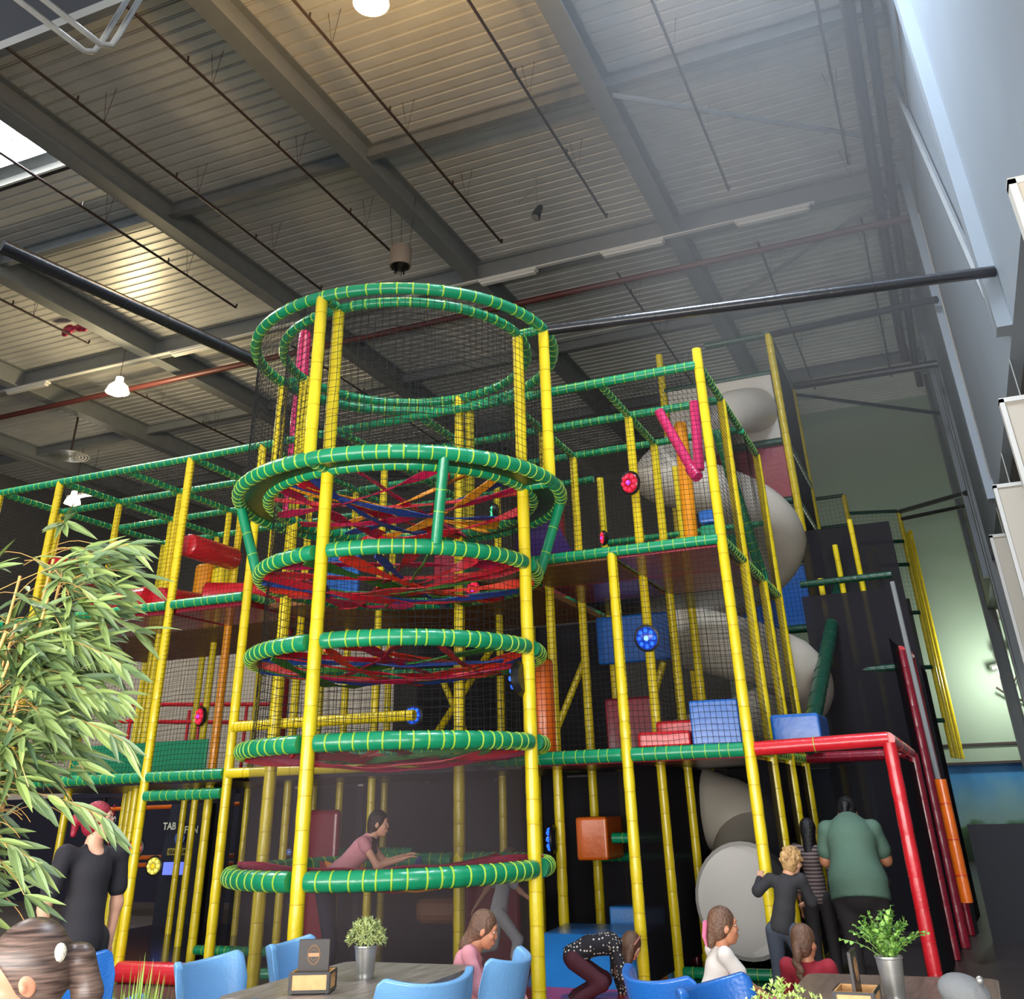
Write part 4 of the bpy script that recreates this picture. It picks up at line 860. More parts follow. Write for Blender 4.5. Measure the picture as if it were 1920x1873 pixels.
def cloth(name, c, pat=None, c2=None, sc=40):
    m = mat(name, c, .85, bump=.25, bscale=10, var=.06)
    if pat:
        nt = m.node_tree; n = nt.nodes; b = n['Principled BSDF']; tc = n.new('ShaderNodeTexCoord'); mx = n.new('ShaderNodeMix'); mx.data_type = 'RGBA'
        mx.inputs[6].default_value = (*c, 1); mx.inputs[7].default_value = (*c2, 1)
        if pat == 'stripe':
            wv = n.new('ShaderNodeTexWave'); wv.bands_direction = 'Z'; wv.inputs['Scale'].default_value = sc; th = n.new('ShaderNodeMath'); th.operation = 'GREATER_THAN'; th.inputs[1].default_value = .55
            nt.links.new(tc.outputs['Object'], wv.inputs[0]); nt.links.new(wv.outputs['Fac'], th.inputs[0])
        else:
            wv = n.new('ShaderNodeTexVoronoi'); wv.inputs['Scale'].default_value = sc; wv.inputs['Randomness'].default_value = .5; th = n.new('ShaderNodeMath'); th.operation = 'LESS_THAN'; th.inputs[1].default_value = .3
            nt.links.new(tc.outputs['Object'], wv.inputs[0]); nt.links.new(wv.outputs['Distance'], th.inputs[0])
        nt.links.new(th.outputs[0], mx.inputs[0]); nt.links.new(mx.outputs[2], b.inputs['Base Color'])
    return m
def person(label, loc, rz, J, s, w, skin, hair, hairp, top, sleeve, bottom, shoe='shoe', legf=1.0, hips=1.0, tp=1.0, headh=None, curl=.35, res=.012, hcut=None, hairk=.02, hwob=None, headres=.0055, extra=None):
    """J joints in the figure's frame (x right, y forward, z up); s limb thickness scale, w body width scale"""
    t = thing('person', label, 'person', loc, rz)
    g = {k: Vector(v) for k, v in J.items()}
    hh = headh or .115*s**.5
    body = MB(); T = tuple
    sp = [('c', T(g['pelvis']), T(g['waist']), .105*s*w*hips, .095*s*w), ('c', T(g['waist']), T(g['chest']), .095*s*w, .11*s*w), ('c', T(g['chest']), T(g['neck']), .10*s*w, .052*s), ('c', T(g['neck']), T(g['head']), .050*s, .048*s)]
    tor = sp[:2]+[('c', T(g['chest']), T(g['neck']-(g['neck']-g['chest'])*.38), .10*s*w, .07*s*w)]
    arms = []; legs = []
    for q in 'lr':
        sh, el, wr = g['sh'+q], g['el'+q], g['wr'+q]; hp, kn, an_ = g['hp'+q], g['kn'+q], g['an'+q]
        arms += [('c', T(g['chest'].lerp(g['neck'], .35)), T(sh), .055*s*w**.5, .047*s*w**.4), ('c', T(sh), T(el), .046*s*w**.6, .036*s*w**.4), ('c', T(el), T(wr), .036*s*w**.4, .024*s)]
        legs += [('c', T(hp), T(kn), .080*s*w**.7*hips, .055*s), ('c', T(kn), T(kn.lerp(an_, .35)), .052*s, .052*s), ('c', T(kn.lerp(an_, .35)), T(an_), .052*s, .034*s)]
    addblob(body, sp+arms+legs, res, .035*s)
    for q, sd in (('l', -1), ('r', 1)):
        d = g['wr'+q]-g['el'+q]; nn = g.get('palm'+q, Vector((0, 0, 1)) if abs(d.normalized().z) < .8 else Vector((0, 1, 0)))
        w0 = g['wr'+q]-d.normalized()*.02
        addblob(body, [('c', T(w0), T(g['wr'+q]+d.normalized()*.02*s), .024*s, .022*s)]+hand_prims(g['wr'+q]+d.normalized()*.01, d, nn, .95*s, curl, sd), .0048, .010)
    # head
    Q = rot_to(g['face'], g['hup']); c = np.array(g['head']); u = hh/.115
    def hp_(x, y, z): return tuple(c+Q@np.array([x, y, z])*u)
    hd = [('e', hp_(0, -.012, .025), (.072*u, .090*u, .088*u), Q), ('e', hp_(0, .022, -.035), (.055*u, .062*u, .075*u), Q), ('c', hp_(0, .055, -.085), hp_(0, .058, -.083), .020*u, .02*u),
          ('c', hp_(0, .080, .012), hp_(0, .090, -.020), .007*u, .0105*u), ('c', hp_(-.03, .068, .030), hp_(.03, .068, .030), .014*u, .014*u),
          ('e', hp_(-.032, .060, -.02), (.022*u, .022*u, .02*u), Q), ('e', hp_(.032, .060, -.02), (.022*u, .022*u, .02*u), Q),
          ('e', hp_(0, .080, -.052), (.020*u, .012*u, .008*u), Q), ('e', hp_(0, .078, -.062), (.017*u, .012*u, .007*u), Q),
          ('e', hp_(-.074, -.008, -.008), (.009*u, .020*u, .031*u), Q), ('e', hp_(.074, -.008, -.008), (.009*u, .020*u, .031*u), Q),
          ('e', hp_(-.083, .006, -.012), (.005*u, .006*u, .008*u), Q), ('e', hp_(.083, .006, -.012), (.005*u, .006*u, .008*u), Q),
          ('e', hp_(-.029, .086, .010), (.012*u, .011*u, .006*u), Q, '-'), ('e', hp_(.029, .086, .010), (.012*u, .011*u, .006*u), Q, '-')]
    addblob(body, hd, headres, .014*u)
    bo = body.build('body', M[skin], t)
    ey = MB()
    for sx in (-1, 1): ey.ball(hp_(sx*.029, .0685, .009), .0085*u, 10, 0)
    ey.build('eyes', M['eyew'], bo); ir = MB()
    for sx in (-1, 1): ir.ball(hp_(sx*.029, .0725, .009), .0052*u, 8, 0)
    ir.build('irises', M['iris'], bo); lp = MB(); lp.sweep([hp_(-.017, .084, -.056), hp_(0, .0925, -.056), hp_(.017, .084, -.056)], [.002*u, .006*u, .002*u], 8); lp.build('lips', M['lip'], bo)
    br_ = MB()
    for sx in (-1, 1): br_.sweep([hp_(sx*.014, .083, .030), hp_(sx*.030, .080, .036), hp_(sx*.046, .070, .030)], [.0025*u, .004*u, .002*u], 6)
    br_.build('eyebrows', M[hair], bo)
    hrp = [('e', hp_(0, -.022, .030), (.084*u, .098*u, .094*u), Q), ('e', hp_(0, -.045, -.01), (.078*u, .070*u, .085*u), Q), ('e', hp_(0, .095, -.045), (.075*u, .085*u, .105*u), Q, '-'), ('e', hp_(0, .02, -.13), (.09*u, .10*u, .075*u), Q, '-')]
    if hcut: hrp.append(('e', hp_(*hcut[0]), tuple(v*u for v in hcut[1]), Q, '-'))
    for p in hairp: hrp.append(('c', hp_(*p[0]), hp_(*p[1]), p[2]*u, p[3]*u))
    addblob(mbh := MB(), hrp, headres, hairk*u, hwob); mbh.build('hair', M[hair], t)
    # clothes
    off = .013
    def grow(P_, o_): return [(p[0], p[1], p[2], p[3]+o_, p[4]+o_) for p in P_]
    shp = grow(tor, off*tp)
    for q in 'lr':
        sh, el, wr = g['sh'+q], g['el'+q], g['wr'+q]; r0 = .045*s*w**.5+off*.7; shp.append(('c', T(g['chest'].lerp(g['neck'], .35)), T(sh), .055*s*w**.6+off*.7, .047*s*w**.4+off*.7))
        if sleeve <= .5: shp.append(('c', T(sh), T(sh.lerp(el, sleeve*2*.8)), r0, r0+.008))
        else: shp += [('c', T(sh), T(el), r0, .040*s+off), ('c', T(el), T(el.lerp(wr, (sleeve-.5)*2*.92)), .040*s+off*.8, .027*s+off*.7)]
    shp.append(('c', T(g['pelvis']+(g['waist']-g['pelvis'])*.0), T(g['waist']), .112*s*w*hips+off*.9, .1*s*w+off))
    dn = (g['pelvis']-g['waist']).normalized(); low = g['pelvis']+dn*(.10*s*w)
    shp.append(('c', T(g['pelvis']), T(low), .112*s*w*hips+off*.9, .112*s*w*hips+off*1.3)); shp.append(('p', T(g['pelvis']+dn*(.07*s*w)), T(dn)))
    shp.append(('e', T(g['neck']+Vector((0, .055, -.005))*s), (.055*s, .06*s, .065*s), None, '-'))
    addblob(mbs := MB(), shp, res, .03*s); mbs.build('shirt', M[top], t)
    lp_ = [('c', T(g['pelvis']-Vector((0, 0, .0))), T(g['pelvis'].lerp(g['waist'], .3)), .108*s*w*hips+off, .1*s*w*hips+off*.6)]
    for q in 'lr':
        hp, kn, an_ = g['hp'+q], g['kn'+q], g['an'+q]
        lp_ += [('c', T(hp), T(kn), .080*s*w**.7*hips+off, .055*s+off), ('c', T(kn), T(kn.lerp(an_, legf*.95)), .055*s+off, .042*s+off)]
    addblob(mbp := MB(), lp_, res, .03*s); mbp.build('trousers', M[bottom], t)
    for q in 'lr':
        an_ = g['an'+q]; td = Vector(g.get('toe'+q, Vector((0, 1, -.25)))); td = td.normalized()
        addblob(ms := MB(), [('c', T(an_-td*.03*s+Vector((0, 0, -.02*s))), T(an_+td*.15*s+Vector((0, 0, -.035*s))), .040*s, .030*s), ('c', T(an_), T(an_+Vector((0, 0, -.03*s))), .042*s, .04*s)], .008, .02); ms.build('shoe', M[shoe], t)
    if extra: extra(t, bo, hp_, u, g)
    return t
def stand(H, sh=.19, hw=.09):
    return dict(pelvis=(0, 0, .53*H), waist=(0, 0, .62*H), chest=(0, 0, .745*H), neck=(0, -.01, .84*H), head=(0, .015, .925*H), face=(0, 1, 0), hup=(0, 0, 1),
        shl=(-sh, 0, .81*H), shr=(sh, 0, .81*H), ell=(-sh-.04, -.01, .63*H), elr=(sh+.04, -.01, .63*H), wrl=(-sh-.03, .05, .485*H), wrr=(sh+.03, .05, .485*H),
        hpl=(-hw, 0, .51*H), hpr=(hw, 0, .51*H), knl=(-hw-.01, .02, .285*H), knr=(hw+.01, .02, .285*H), anl=(-hw-.01, -.01, .05*H), anr=(hw+.01, -.01, .05*H))
M['shoe'] = mat('shoe_dark', (.03, .03, .035), .6); M['sock'] = mat('sock_grey', (.5, .5, .48), .8)
M['t_black'] = cloth('black_jersey', rgb(38, 36, 42)); M['t_navy'] = cloth('navy_trousers', rgb(44, 42, 58)); M['t_pinkstripe'] = cloth('pink_striped_jersey', rgb(226, 158, 166), 'stripe', rgb(205, 130, 142), 45)
M['t_grey'] = cloth('grey_jersey', rgb(210, 210, 214)); M['t_pink'] = cloth('pink_jersey', rgb(225, 150, 150)); M['t_dots'] = cloth('black_dotted_jersey', rgb(34, 30, 36), 'dots', rgb(215, 205, 195), 36)
M['t_maroon'] = cloth('maroon_leggings', rgb(78, 30, 42)); M['t_white'] = cloth('white_jersey', rgb(225, 216, 208)); M['t_rose'] = cloth('rose_trousers', rgb(200, 110, 120)); M['t_char'] = cloth('charcoal_sweatshirt', rgb(48, 47, 50))
M['t_jean'] = cloth('slate_jeans', rgb(70, 76, 90)); M['t_red'] = cloth('red_jersey', rgb(150, 32, 48)); M['t_green'] = cloth('sage_jersey', rgb(84, 112, 96)); M['t_stripe'] = cloth('brown_striped_jersey', rgb(130, 112, 108), 'stripe', rgb(60, 48, 50), 10); M['t_dark'] = cloth('dark_trousers', rgb(40, 36, 38))
CR = math.atan2(-.925, .379)     # facing along the picture's right
# 1 standing woman in black
J = stand(1.70, .20, .10); J.update(face=(-.72, .70, .02), wrr=(.25, .03, .80), elr=(.27, -.02, 1.08), wrl=(-.22, .0, .84))
def glasses(t, bo, hp_, u, g):
    m = MB()
    for sx in (-1, 1):
        m.sweep([hp_(sx*.030+.022*math.cos(a), .096, .008+.017*math.sin(a)) for a in [k*PI/8 for k in range(17)]], .0014, 5, cap=False); m.sweep([hp_(sx*.052, .094, .012), hp_(sx*.082, 0, .010)], .0014, 5)
    m.sweep([hp_(-.01, .098, .012), hp_(.01, .098, .012)], .0014, 5); m.build('glasses', M['galv'], t)
person('woman with red tied back hair, glasses and black shirt standing behind the bamboo', (-5.72, 5.95, 0), R(-108), J, 1.04, 1.10, 'skin', 'h_red', [((0, -.11, .05), (0, -.15, .02), .03, .035), ((0, -.15, .02), (0, -.16, -.07), .03, .02)], 't_black', .42, 't_black', hips=1.05, extra=glasses)
# 2 woman or teen leaning on the lowest web
J = stand(1.68, .17, .085); J.update(pelvis=(0, -.05, 1.0), waist=(0, .10, 1.10), chest=(0, .28, 1.26), neck=(0, .38, 1.38), head=(0, .44, 1.47), face=(.1, 1, -.1), hup=(0, -.1, 1), shl=(-.16, .32, 1.32), shr=(.16, .32, 1.32), ell=(-.19, .48, 1.14), elr=(.19, .46, 1.13),
    wrl=(-.14, .66, 1.19), wrr=(.14, .68, 1.18), hpl=(-.09, -.05, .97), hpr=(.09, -.05, .97), knl=(-.11, .0, .5), knr=(.11, .05, .52), anl=(-.11, -.05, .09), anr=(.11, -.02, .09))
person('long haired girl in pink striped top leaning on the lowest tower web', (-5.72, 9.02, 0), CR, J, .92, .86, 'skin', 'h_dark', [((0, -.06, -.02), (.02, -.06, -.14), .06, .045), ((.02, -.06, -.14), (.05, .0, -.24), .045, .025), ((-.03, -.05, -.05), (-.04, -.03, -.2), .05, .02)], 't_pinkstripe', .12, 't_navy')
# 3 child in grey running behind the tower
J = stand(1.22, .13, .065); J.update(waist=(0, .02, .74), chest=(0, .06, .88), neck=(0, .10, 1.0), head=(0, .15, 1.10), shl=(-.13, .07, .96), shr=(.13, .07, .96), ell=(-.18, -.10, .82), elr=(.17, .20, .82), wrl=(-.18, -.2, .7), wrr=(.18, .34, .72), knr=(.07, .18, .40), anr=(.07, .10, .12), knl=(-.07, -.05, .36), anl=(-.07, -.28, .30))
person('child in grey shirt running behind the tower, head hidden by the ring', (-4.72, 10.65, 0), CR+R(10), J, .74, .85, 'skin', 'h_brown', [], 't_grey', .35, 't_grey', shoe='sock', legf=.5)
# 4 seated pink girl
J = dict(pelvis=(0, -.02, .52), waist=(0, .03, .61), chest=(0, .08, .73), neck=(0, .13, .82), head=(0, .19, .90), face=(.1, 1, -.35), hup=(0, .35, 1), shl=(-.13, .09, .79), shr=(.13, .09, .79), ell=(-.17, .14, .62), elr=(.17, .16, .62), wrl=(-.10, .30, .55), wrr=(.12, .32, .56),
    hpl=(-.07, 0, .50), hpr=(.07, 0, .50), knl=(-.09, .34, .62), knr=(.10, .36, .60), anl=(-.08, .52, .30), anr=(.10, .56, .28))
person('girl in pale pink top and leggings seated behind the light blue chairs', (-3.24, 6.62, 0), CR, J, .78, .86, 'skin2', 'h_brown', [((0, -.06, -.02), (0, -.10, -.13), .06, .05), ((0, -.10, -.13), (0, -.12, -.22), .05, .02)], 't_pinkstripe', 1.0, 't_pink')
# 5 crouching girl with dotted top
J = dict(pelvis=(0, -.26, .40), waist=(0, -.12, .47), chest=(0, .07, .49), neck=(0, .18, .47), head=(0, .26, .46), face=(.15, .75, -.7), hup=(0, .7, .7), shl=(-.13, .11, .48), shr=(.13, .11, .48), ell=(-.16, .12, .27), elr=(.16, .16, .27), wrl=(-.13, .17, .08), wrr=(.14, .24, .08),
    hpl=(-.08, -.26, .38), hpr=(.08, -.26, .38), knl=(-.11, .02, .22), knr=(.11, -.02, .22), anl=(-.10, -.26, .11), anr=(.10, -.24, .11))
def hband(t, bo, hp_, u, g): MB().sweep([hp_(.094*math.cos(a), .015, .03+.098*math.sin(a)) for a in [k*PI/12 for k in range(13)]], .007*u, 8).build('headband', mat('headband', rgb(190, 120, 110), .6), t)
person('girl in black dotted top and maroon leggings crouching on the blue mat', (-3.28, 9.62, .02), CR, J, .78, .86, 'skin', 'h_brown', [((0, -.03, .03), (.02, .03, -.16), .08, .06), ((.05, 0, 0), (.08, .10, -.24), .05, .03), ((-.05, 0, 0), (-.08, .10, -.24), .05, .03), ((0, -.06, -.05), (.0, .02, -.26), .06, .03)], 't_dots', 1.0, 't_maroon', extra=hband)
# 6 girl in white with pink bow
J = dict(pelvis=(0, -.08, .50), waist=(0, -.05, .58), chest=(0, .0, .70), neck=(0, .03, .80), head=(0, .06, .905), face=(.05, 1, -.02), hup=(0, 0, 1), shl=(-.125, .0, .775), shr=(.125, .01, .775), ell=(-.13, .10, .60), elr=(.13, .13, .62), wrl=(-.08, .28, .52), wrr=(.08, .30, .53),
    hpl=(-.07, -.05, .48), hpr=(.07, -.05, .48), knl=(-.09, .26, .50), knr=(.09, .28, .50), anl=(-.09, .30, .12), anr=(.09, .32, .12))
def bow(t, bo, hp_, u, g):
    m = MB()
    for sx in (-1, 1): m.sweep([hp_(0, -.125, .03), hp_(sx*.03, -.135, .02), hp_(sx*.03, -.15, -.06), hp_(sx*.02, -.14, -.12)], [.008*u, .018*u, .016*u, .004*u], 8, squash=.3)
    m.build('hair_bow', mat('bow_pink', rgb(240, 130, 170), .5), t)
person('girl in white T-shirt with pink hair bow sitting behind the bright blue chair', (-1.64, 7.0, 0), CR+R(6), J, .76, .84, 'skin2', 'h_brown', [((0, -.09, -.01), (0, -.11, -.10), .045, .03)], 't_white', .36, 't_rose', extra=bow)
# 7 boy at the post
J = stand(1.24, .14, .07); J.update(waist=(.0, .02, .76), chest=(.03, .05, .90), neck=(.07, .07, 1.02), head=(.11, .11, 1.10), face=(.45, 1, -.15), hup=(.15, 0, 1), shl=(-.09, .06, .98), shr=(.17, .06, .98), ell=(-.20, .02, .90), wrl=(-.20, .16, .98), elr=(.22, .14, .82), wrr=(.16, .24, .80), pelvis=(-.03, 0, .65), hpl=(-.10, 0, .62), hpr=(.04, 0, .62), knl=(-.11, .05, .34), knr=(.10, .12, .36), anl=(-.14, -.02, .06), anr=(.13, .0, .07))
rr = random.Random(5)
curls = []
for k in range(60):
    a = rr.uniform(0, 2*PI); b_ = rr.uniform(-.35, 1.4); d_ = (.088*math.cos(a)*math.cos(b_), -.022+.098*math.sin(a)*math.cos(b_), .028+.095*math.sin(b_))
    if d_[1] > .055 and d_[2] < .04: continue
    curls.append((d_, (d_[0]+rr.uniform(-.012, .012), d_[1]+rr.uniform(-.012, .012), d_[2]+rr.uniform(-.012, .012)), .017, .015))
person('boy with curly blond hair in charcoal sweatshirt holding the yellow post', (-1.66, 9.62, 0), math.atan2(.12, 1)+R(-8), J, .80, .9, 'skin', 'h_blond', curls, 't_char', 1.0, 't_jean', hairk=.006)
# 8 girl with braid
J = dict(pelvis=(0, 0, .30), waist=(0, .02, .40), chest=(0, .03, .55), neck=(0, .02, .66), head=(0, .03, .755), face=(.35, 1, -.1), hup=(0, 0, 1), shl=(-.135, .02, .63), shr=(.135, .02, .63), ell=(-.17, .08, .48), elr=(.17, .10, .48), wrl=(-.10, .26, .46), wrr=(.12, .28, .48),
    hpl=(-.07, 0, .29), hpr=(.07, 0, .29), knl=(-.13, .32, .28), knr=(.13, .32, .28), anl=(-.10, .28, .06), anr=(.10, .28, .06))
braid = [((0, -.10, -.02), (.01, -.12, -.07), .035, .034)]
for k in range(6): braid.append(((.012*(-1)**k+.01*k, -.125, -.09-.035*k), (.012*(-1)**(k+1)+.01*k, -.125, -.11-.035*k), .029-.0025*k, .027-.0025*k))
person('girl in red top with a brown braid down her back sitting near the plant', (-1.22, 7.65, 0), R(-6), J, .80, .95, 'skin2', 'h_brown', braid, 't_red', 1.0, 't_dark', hairk=.008)
# 9 woman in green
J = stand(1.66, .22, .12); J.update(waist=(0, .03, 1.02), chest=(0, .10, 1.20), neck=(0, .20, 1.36), head=(0, .31, 1.44), face=(.0, .8, -.7), hup=(0, .6, .8), shl=(-.21, .12, 1.30), shr=(.21, .12, 1.30), ell=(-.27, .16, 1.05), elr=(.28, .18, 1.05), wrl=(-.15, .36, 1.0), wrr=(.15, .38, 1.02))
person('woman in sage green T-shirt with dark ponytail bending forward, seen from behind', (-1.15, 10.85, 0), R(4), J, 1.15, 1.75, 'skin2', 'h_black', [((0, -.10, .02), (0, -.12, -.02), .025, .03), ((-.01, -.12, -.02), (-.02, -.10, -.17), .03, .012)], 't_green', .42, 't_dark', hips=1.12)
# 10 child in stripes
J = stand(1.40, .15, .08); J.update(head=(0, .05, 1.29))
person('long dark haired girl in brown striped shirt between boy and woman', (-1.60, 11.25, 0), R(-10), J, .86, .92, 'skin2', 'h_black', [((.0, -.05, -.04), (.0, -.08, -.2), .07, .06), ((0, -.08, -.2), (0, -.08, -.42), .06, .03)], 't_stripe', .8, 't_dark')

# 11 near girl at the lower left corner: only the head shows, built finer
hc = np.array([-2.168, 2.092, 1.30])
J = dict(pelvis=(0, -.22, -.62), waist=(0, -.16, -.50), chest=(0, -.10, -.33), neck=(0, -.045, -.17), head=(0, 0, -.03), face=(0, 1, -.42), hup=(0, .42, 1), shl=(-.16, -.10, -.24), shr=(.16, -.10, -.24), ell=(-.22, .0, -.45), elr=(.22, .0, -.45), wrl=(-.15, .2, -.50), wrr=(.15, .2, -.50),
    hpl=(-.08, -.2, -.64), hpr=(.08, -.2, -.64), knl=(-.1, .18, -.62), knr=(.1, .18, -.62), anl=(-.1, .2, -1.2), anr=(.1, .2, -1.2))
def scrunch(t, bo, hp_, u, g): MB().ball(hp_(-.060, -.088, .020), .018*u, 14, 0, None, (1, 1, 1.25)).build('hair_tie', mat('hair_tie_cream', rgb(235, 228, 205), .8, bump=.6, bscale=80), t)
M['h_near'] = mat('hair_near', rgb(74, 58, 52), .38)
_m = M['h_near']; _n = _m.node_tree.nodes; _t = _n.new('ShaderNodeTexCoord'); _mp = _n.new('ShaderNodeMapping'); _mp.inputs['Scale'].default_value = (10, 10, 160); _mp.inputs['Rotation'].default_value = (0.25, .2, 0)
_z = _n.new('ShaderNodeTexNoise'); _z.inputs['Scale'].default_value = 1.0; _z.inputs['Detail'].default_value = 6; _b = _n.new('ShaderNodeBump'); _b.inputs['Strength'].default_value = .35; _b.inputs['Distance'].default_value = .0015
_c = _n.new('ShaderNodeValToRGB'); _c.color_ramp.elements[0].position = .35; _c.color_ramp.elements[0].color = (*rgb(50, 38, 34), 1); _c.color_ramp.elements[1].position = .7; _c.color_ramp.elements[1].color = (*rgb(122, 100, 90), 1)
for a_, b_ in ((_t.outputs['Object'], _mp.inputs[0]), (_mp.outputs[0], _z.inputs[0]), (_z.outputs[0], _b.inputs['Height']), (_b.outputs[0], _n['Principled BSDF'].inputs['Normal']), (_z.outputs[0], _c.inputs[0]), (_c.outputs[0], _n['Principled BSDF'].inputs['Base Color'])): _m.node_tree.links.new(a_, b_)
person('girl with sleek brown hair in a low bun with cream tie, nearest the camera', tuple(hc), R(141), J, .86, .86, 'skin3', 'h_near', [((0, -.10, .0), (0, -.13, -.02), .03, .032), ((0, -.135, -.03), (0, -.14, -.11), .038, .034), ((0, -.13, -.11), (0, -.11, -.17), .034, .02)], 't_white', .4, 't_navy', headres=.0032, hcut=((0, .115, -.01), (.11, .105, .105)), extra=scrunch, headh=.106)

# ================================================================== TABLES, CHAIRS AND WHAT STANDS ON THEM
M['seatblue'] = mat('deep_blue_leatherette', (.012, .12, .44), .33, bump=.15, bscale=60, coat=.2)
M['seatlight'] = mat('light_blue_leatherette', (.17, .40, .72), .36, bump=.15, bscale=60, coat=.2)
M['legwood'] = mat('dark_wood_leg', (.03, .018, .012), .4)
def woodtop(name, c, c2):
    m = mat(name, c, .38); nt = m.node_tree; n = nt.nodes; b = n['Principled BSDF']; tc = n.new('ShaderNodeTexCoord'); mp = n.new('ShaderNodeMapping'); mp.inputs['Scale'].default_value = (9, 1.2, 1)
    nz = n.new('ShaderNodeTexNoise'); nz.inputs['Scale'].default_value = 2.2; nz.inputs['Detail'].default_value = 6; nz.inputs['Distortion'].default_value = 1.2; cr = n.new('ShaderNodeValToRGB')
    cr.color_ramp.elements[0].position = .35; cr.color_ramp.elements[0].color = (*c, 1); cr.color_ramp.elements[1].position = .65; cr.color_ramp.elements[1].color = (*c2, 1)
    nt.links.new(tc.outputs['Object'], mp.inputs[0]); nt.links.new(mp.outputs[0], nz.inputs[0]); nt.links.new(nz.outputs[0], cr.inputs[0]); nt.links.new(cr.outputs[0], b.inputs['Base Color']); return m
M['top1'] = woodtop('grey_oak_laminate', rgb(112, 100, 92), rgb(150, 138, 128)); M['top2'] = woodtop('brown_oak_laminate', rgb(96, 80, 72), rgb(122, 104, 92))
def table(loc, sx, sy, m, lab):
    t = thing('cafe_table', lab, 'table', loc)
    c = .07; poly = []
    for (cx, cy, a0) in ((sx/2-c, sy/2-c, 0), (-sx/2+c, sy/2-c, 90), (-sx/2+c, -sy/2+c, 180), (sx/2-c, -sy/2+c, 270)):
        for k in range(6): a = R(a0+18*k); poly.append((cx+c*math.cos(a), cy+c*math.sin(a)))
    MB().prism(poly, .712, .75).build('tabletop', M[m], t, smooth=False, bevel=.004)
    MB().sweep([(0, 0, .02), (0, 0, .71)], .04, 16).build('column', M['black'], t); MB().box((-.25, -.25, 0), (.25, .25, .02)).build('foot_plate', M['black'], t, smooth=False, bevel=.005)
table((-3.45, 5.76, 0), .92, 1.32, 'top1', 'grey wood cafe table with a leafy bucket and menu holder on it')
table((-.56, 5.86, 0), .96, 1.30, 'top2', 'brown wood cafe table at the lower right carrying the round leafed plant')
table((-2.38, 2.70, 0), .6, .6, 'top1', 'near cafe table below the picture carrying the grass pot'); table((-.75, 3.62, 0), .7, .7, 'top1', 'near cafe table below the picture carrying the bright small plant')
def chair(loc, rz, m, lab, sc=1.0):
    t = thing('tub_chair', lab, 'chair', loc, rz, 'blue tub chairs')
    MB().box((-.23, -.20, .36), (.23, .24, .46)).build('seat', M[m], t, smooth=True, bevel=.035)
    # wrap-round back: curved shell, higher wings, rolled top
    N, K, vs, fs = 20, 10, [], []
    for side_ in (0, 1):
        for i in range(N+1):
            a = R(-72+144*i/N); u_ = abs(2*i/N-1)
            top = .83+.055*u_**2.0-.16*max(0, (u_-.82)/.18)**2
            for j in range(K+1):
                v = j/K; z = .36+(top-.36)*v; rad = (.255+.045*v+.02*v*v)-(.045 if side_ else 0); flare = 1+.04*u_
                y0 = -.02-.05*v
                vs.append((rad*math.sin(a)*flare, y0-rad*math.cos(a)*.88, z+(.0 if side_ else 0)))
    o = (N+1)*(K+1)
    for i in range(N):
        for j in range(K):
            a = i*(K+1)+j; fs.append((a, a+K+1, a+K+2, a+1)); fs.append((o+a, o+a+1, o+a+K+2, o+a+K+1))
        a = i*(K+1)+K; fs.append((a, a+K+1, o+a+K+1, o+a)); a = i*(K+1); fs.append((a, o+a, o+a+K+1, a+K+1))
    for i in (0, N):
        for j in range(K):
            a = i*(K+1)+j; fs.append((a, a+1, o+a+1, o+a) if i == 0 else (a, o+a, o+a+1, a+1))
    b = MB().add(vs, fs).build('backrest', M[m], t, smooth=True, bevel=.012)
    for sx in (-1, 1):
        for sy in (-1, 1): MB().sweep([(sx*.19, sy*.18+.0, .37), (sx*.21, sy*.20, 0)], [.022, .016], 8).build('leg', M['legwood'], t)
    return t
for loc, rz, m, lab in (((-4.16, 5.60, 0), -92, 'seatlight', 'light blue chair on the left side of the grey table, nearer one'), ((-4.12, 6.42, 0), -84, 'seatlight', 'light blue chair behind the napkin holder, farther left one'),
    ((-2.93, 5.40, 0), 62, 'seatlight', 'light blue chair at the front right corner of the grey table'), ((-2.86, 6.05, 0), 95, 'seatlight', 'light blue chair in front of the seated pink girl'),
    ((-5.50, 5.98, 0), -8, 'seatblue', 'large deep blue chair in front of the standing woman'), ((-6.05, 6.45, 0), -30, 'seatlight', 'greyish blue chair mostly hidden behind the large deep blue chair'),
    ((-4.15, 4.55, 0), 20, 'seatblue', 'blue chair whose top corner shows beside the near girl'), ((-2.93, 4.66, 0), 0, 'seatblue', 'blue chair whose top just shows below the menu holder'),
    ((-1.50, 5.78, 0), -40, 'seatblue', 'deep blue chair right of the crouching girl'), ((-1.10, 5.30, 0), -110, 'seatblue', 'bright blue chair in front of the girl in white'),
    ):
    chair(loc, R(rz), m, lab)
for (x, y, lab) in ((-1.62, 6.95, 'low round blue stool under the girl in the white T-shirt'), (-3.24, 6.62, 'low round blue stool under the girl in pink')):
    tag(MB().lathe([(0, 0), (.17, 0), (.19, .03), (.19, .36), (.17, .41), (0, .42)], 28, (x, y, 0)).build('round_stool', M['seatblue']), lab, 'stool')
tag(MB().box((-1.5, 7.45, 0), (-.95, 7.9, .20)).build('floor_cushion', M['seatblue'], bevel=.05), 'dark blue floor cushion under the girl with the braid', 'cushion')
def bucket(loc, r, h, lab, parent_m='galv'):
    t = thing('potted_plant', lab, 'plant', loc)
    MB().lathe([(0, 0), (r*.74, 0), (r*.76, .012), (r*.74, .022), (r*.77, .03), (r*.98, h), (r*1.05, h+.004), (r*1.05, h+.012), (r*.97, h+.012), (r*.9, h*.8), (0, h*.78)], 32).build('bucket', M[parent_m], t)
    return t
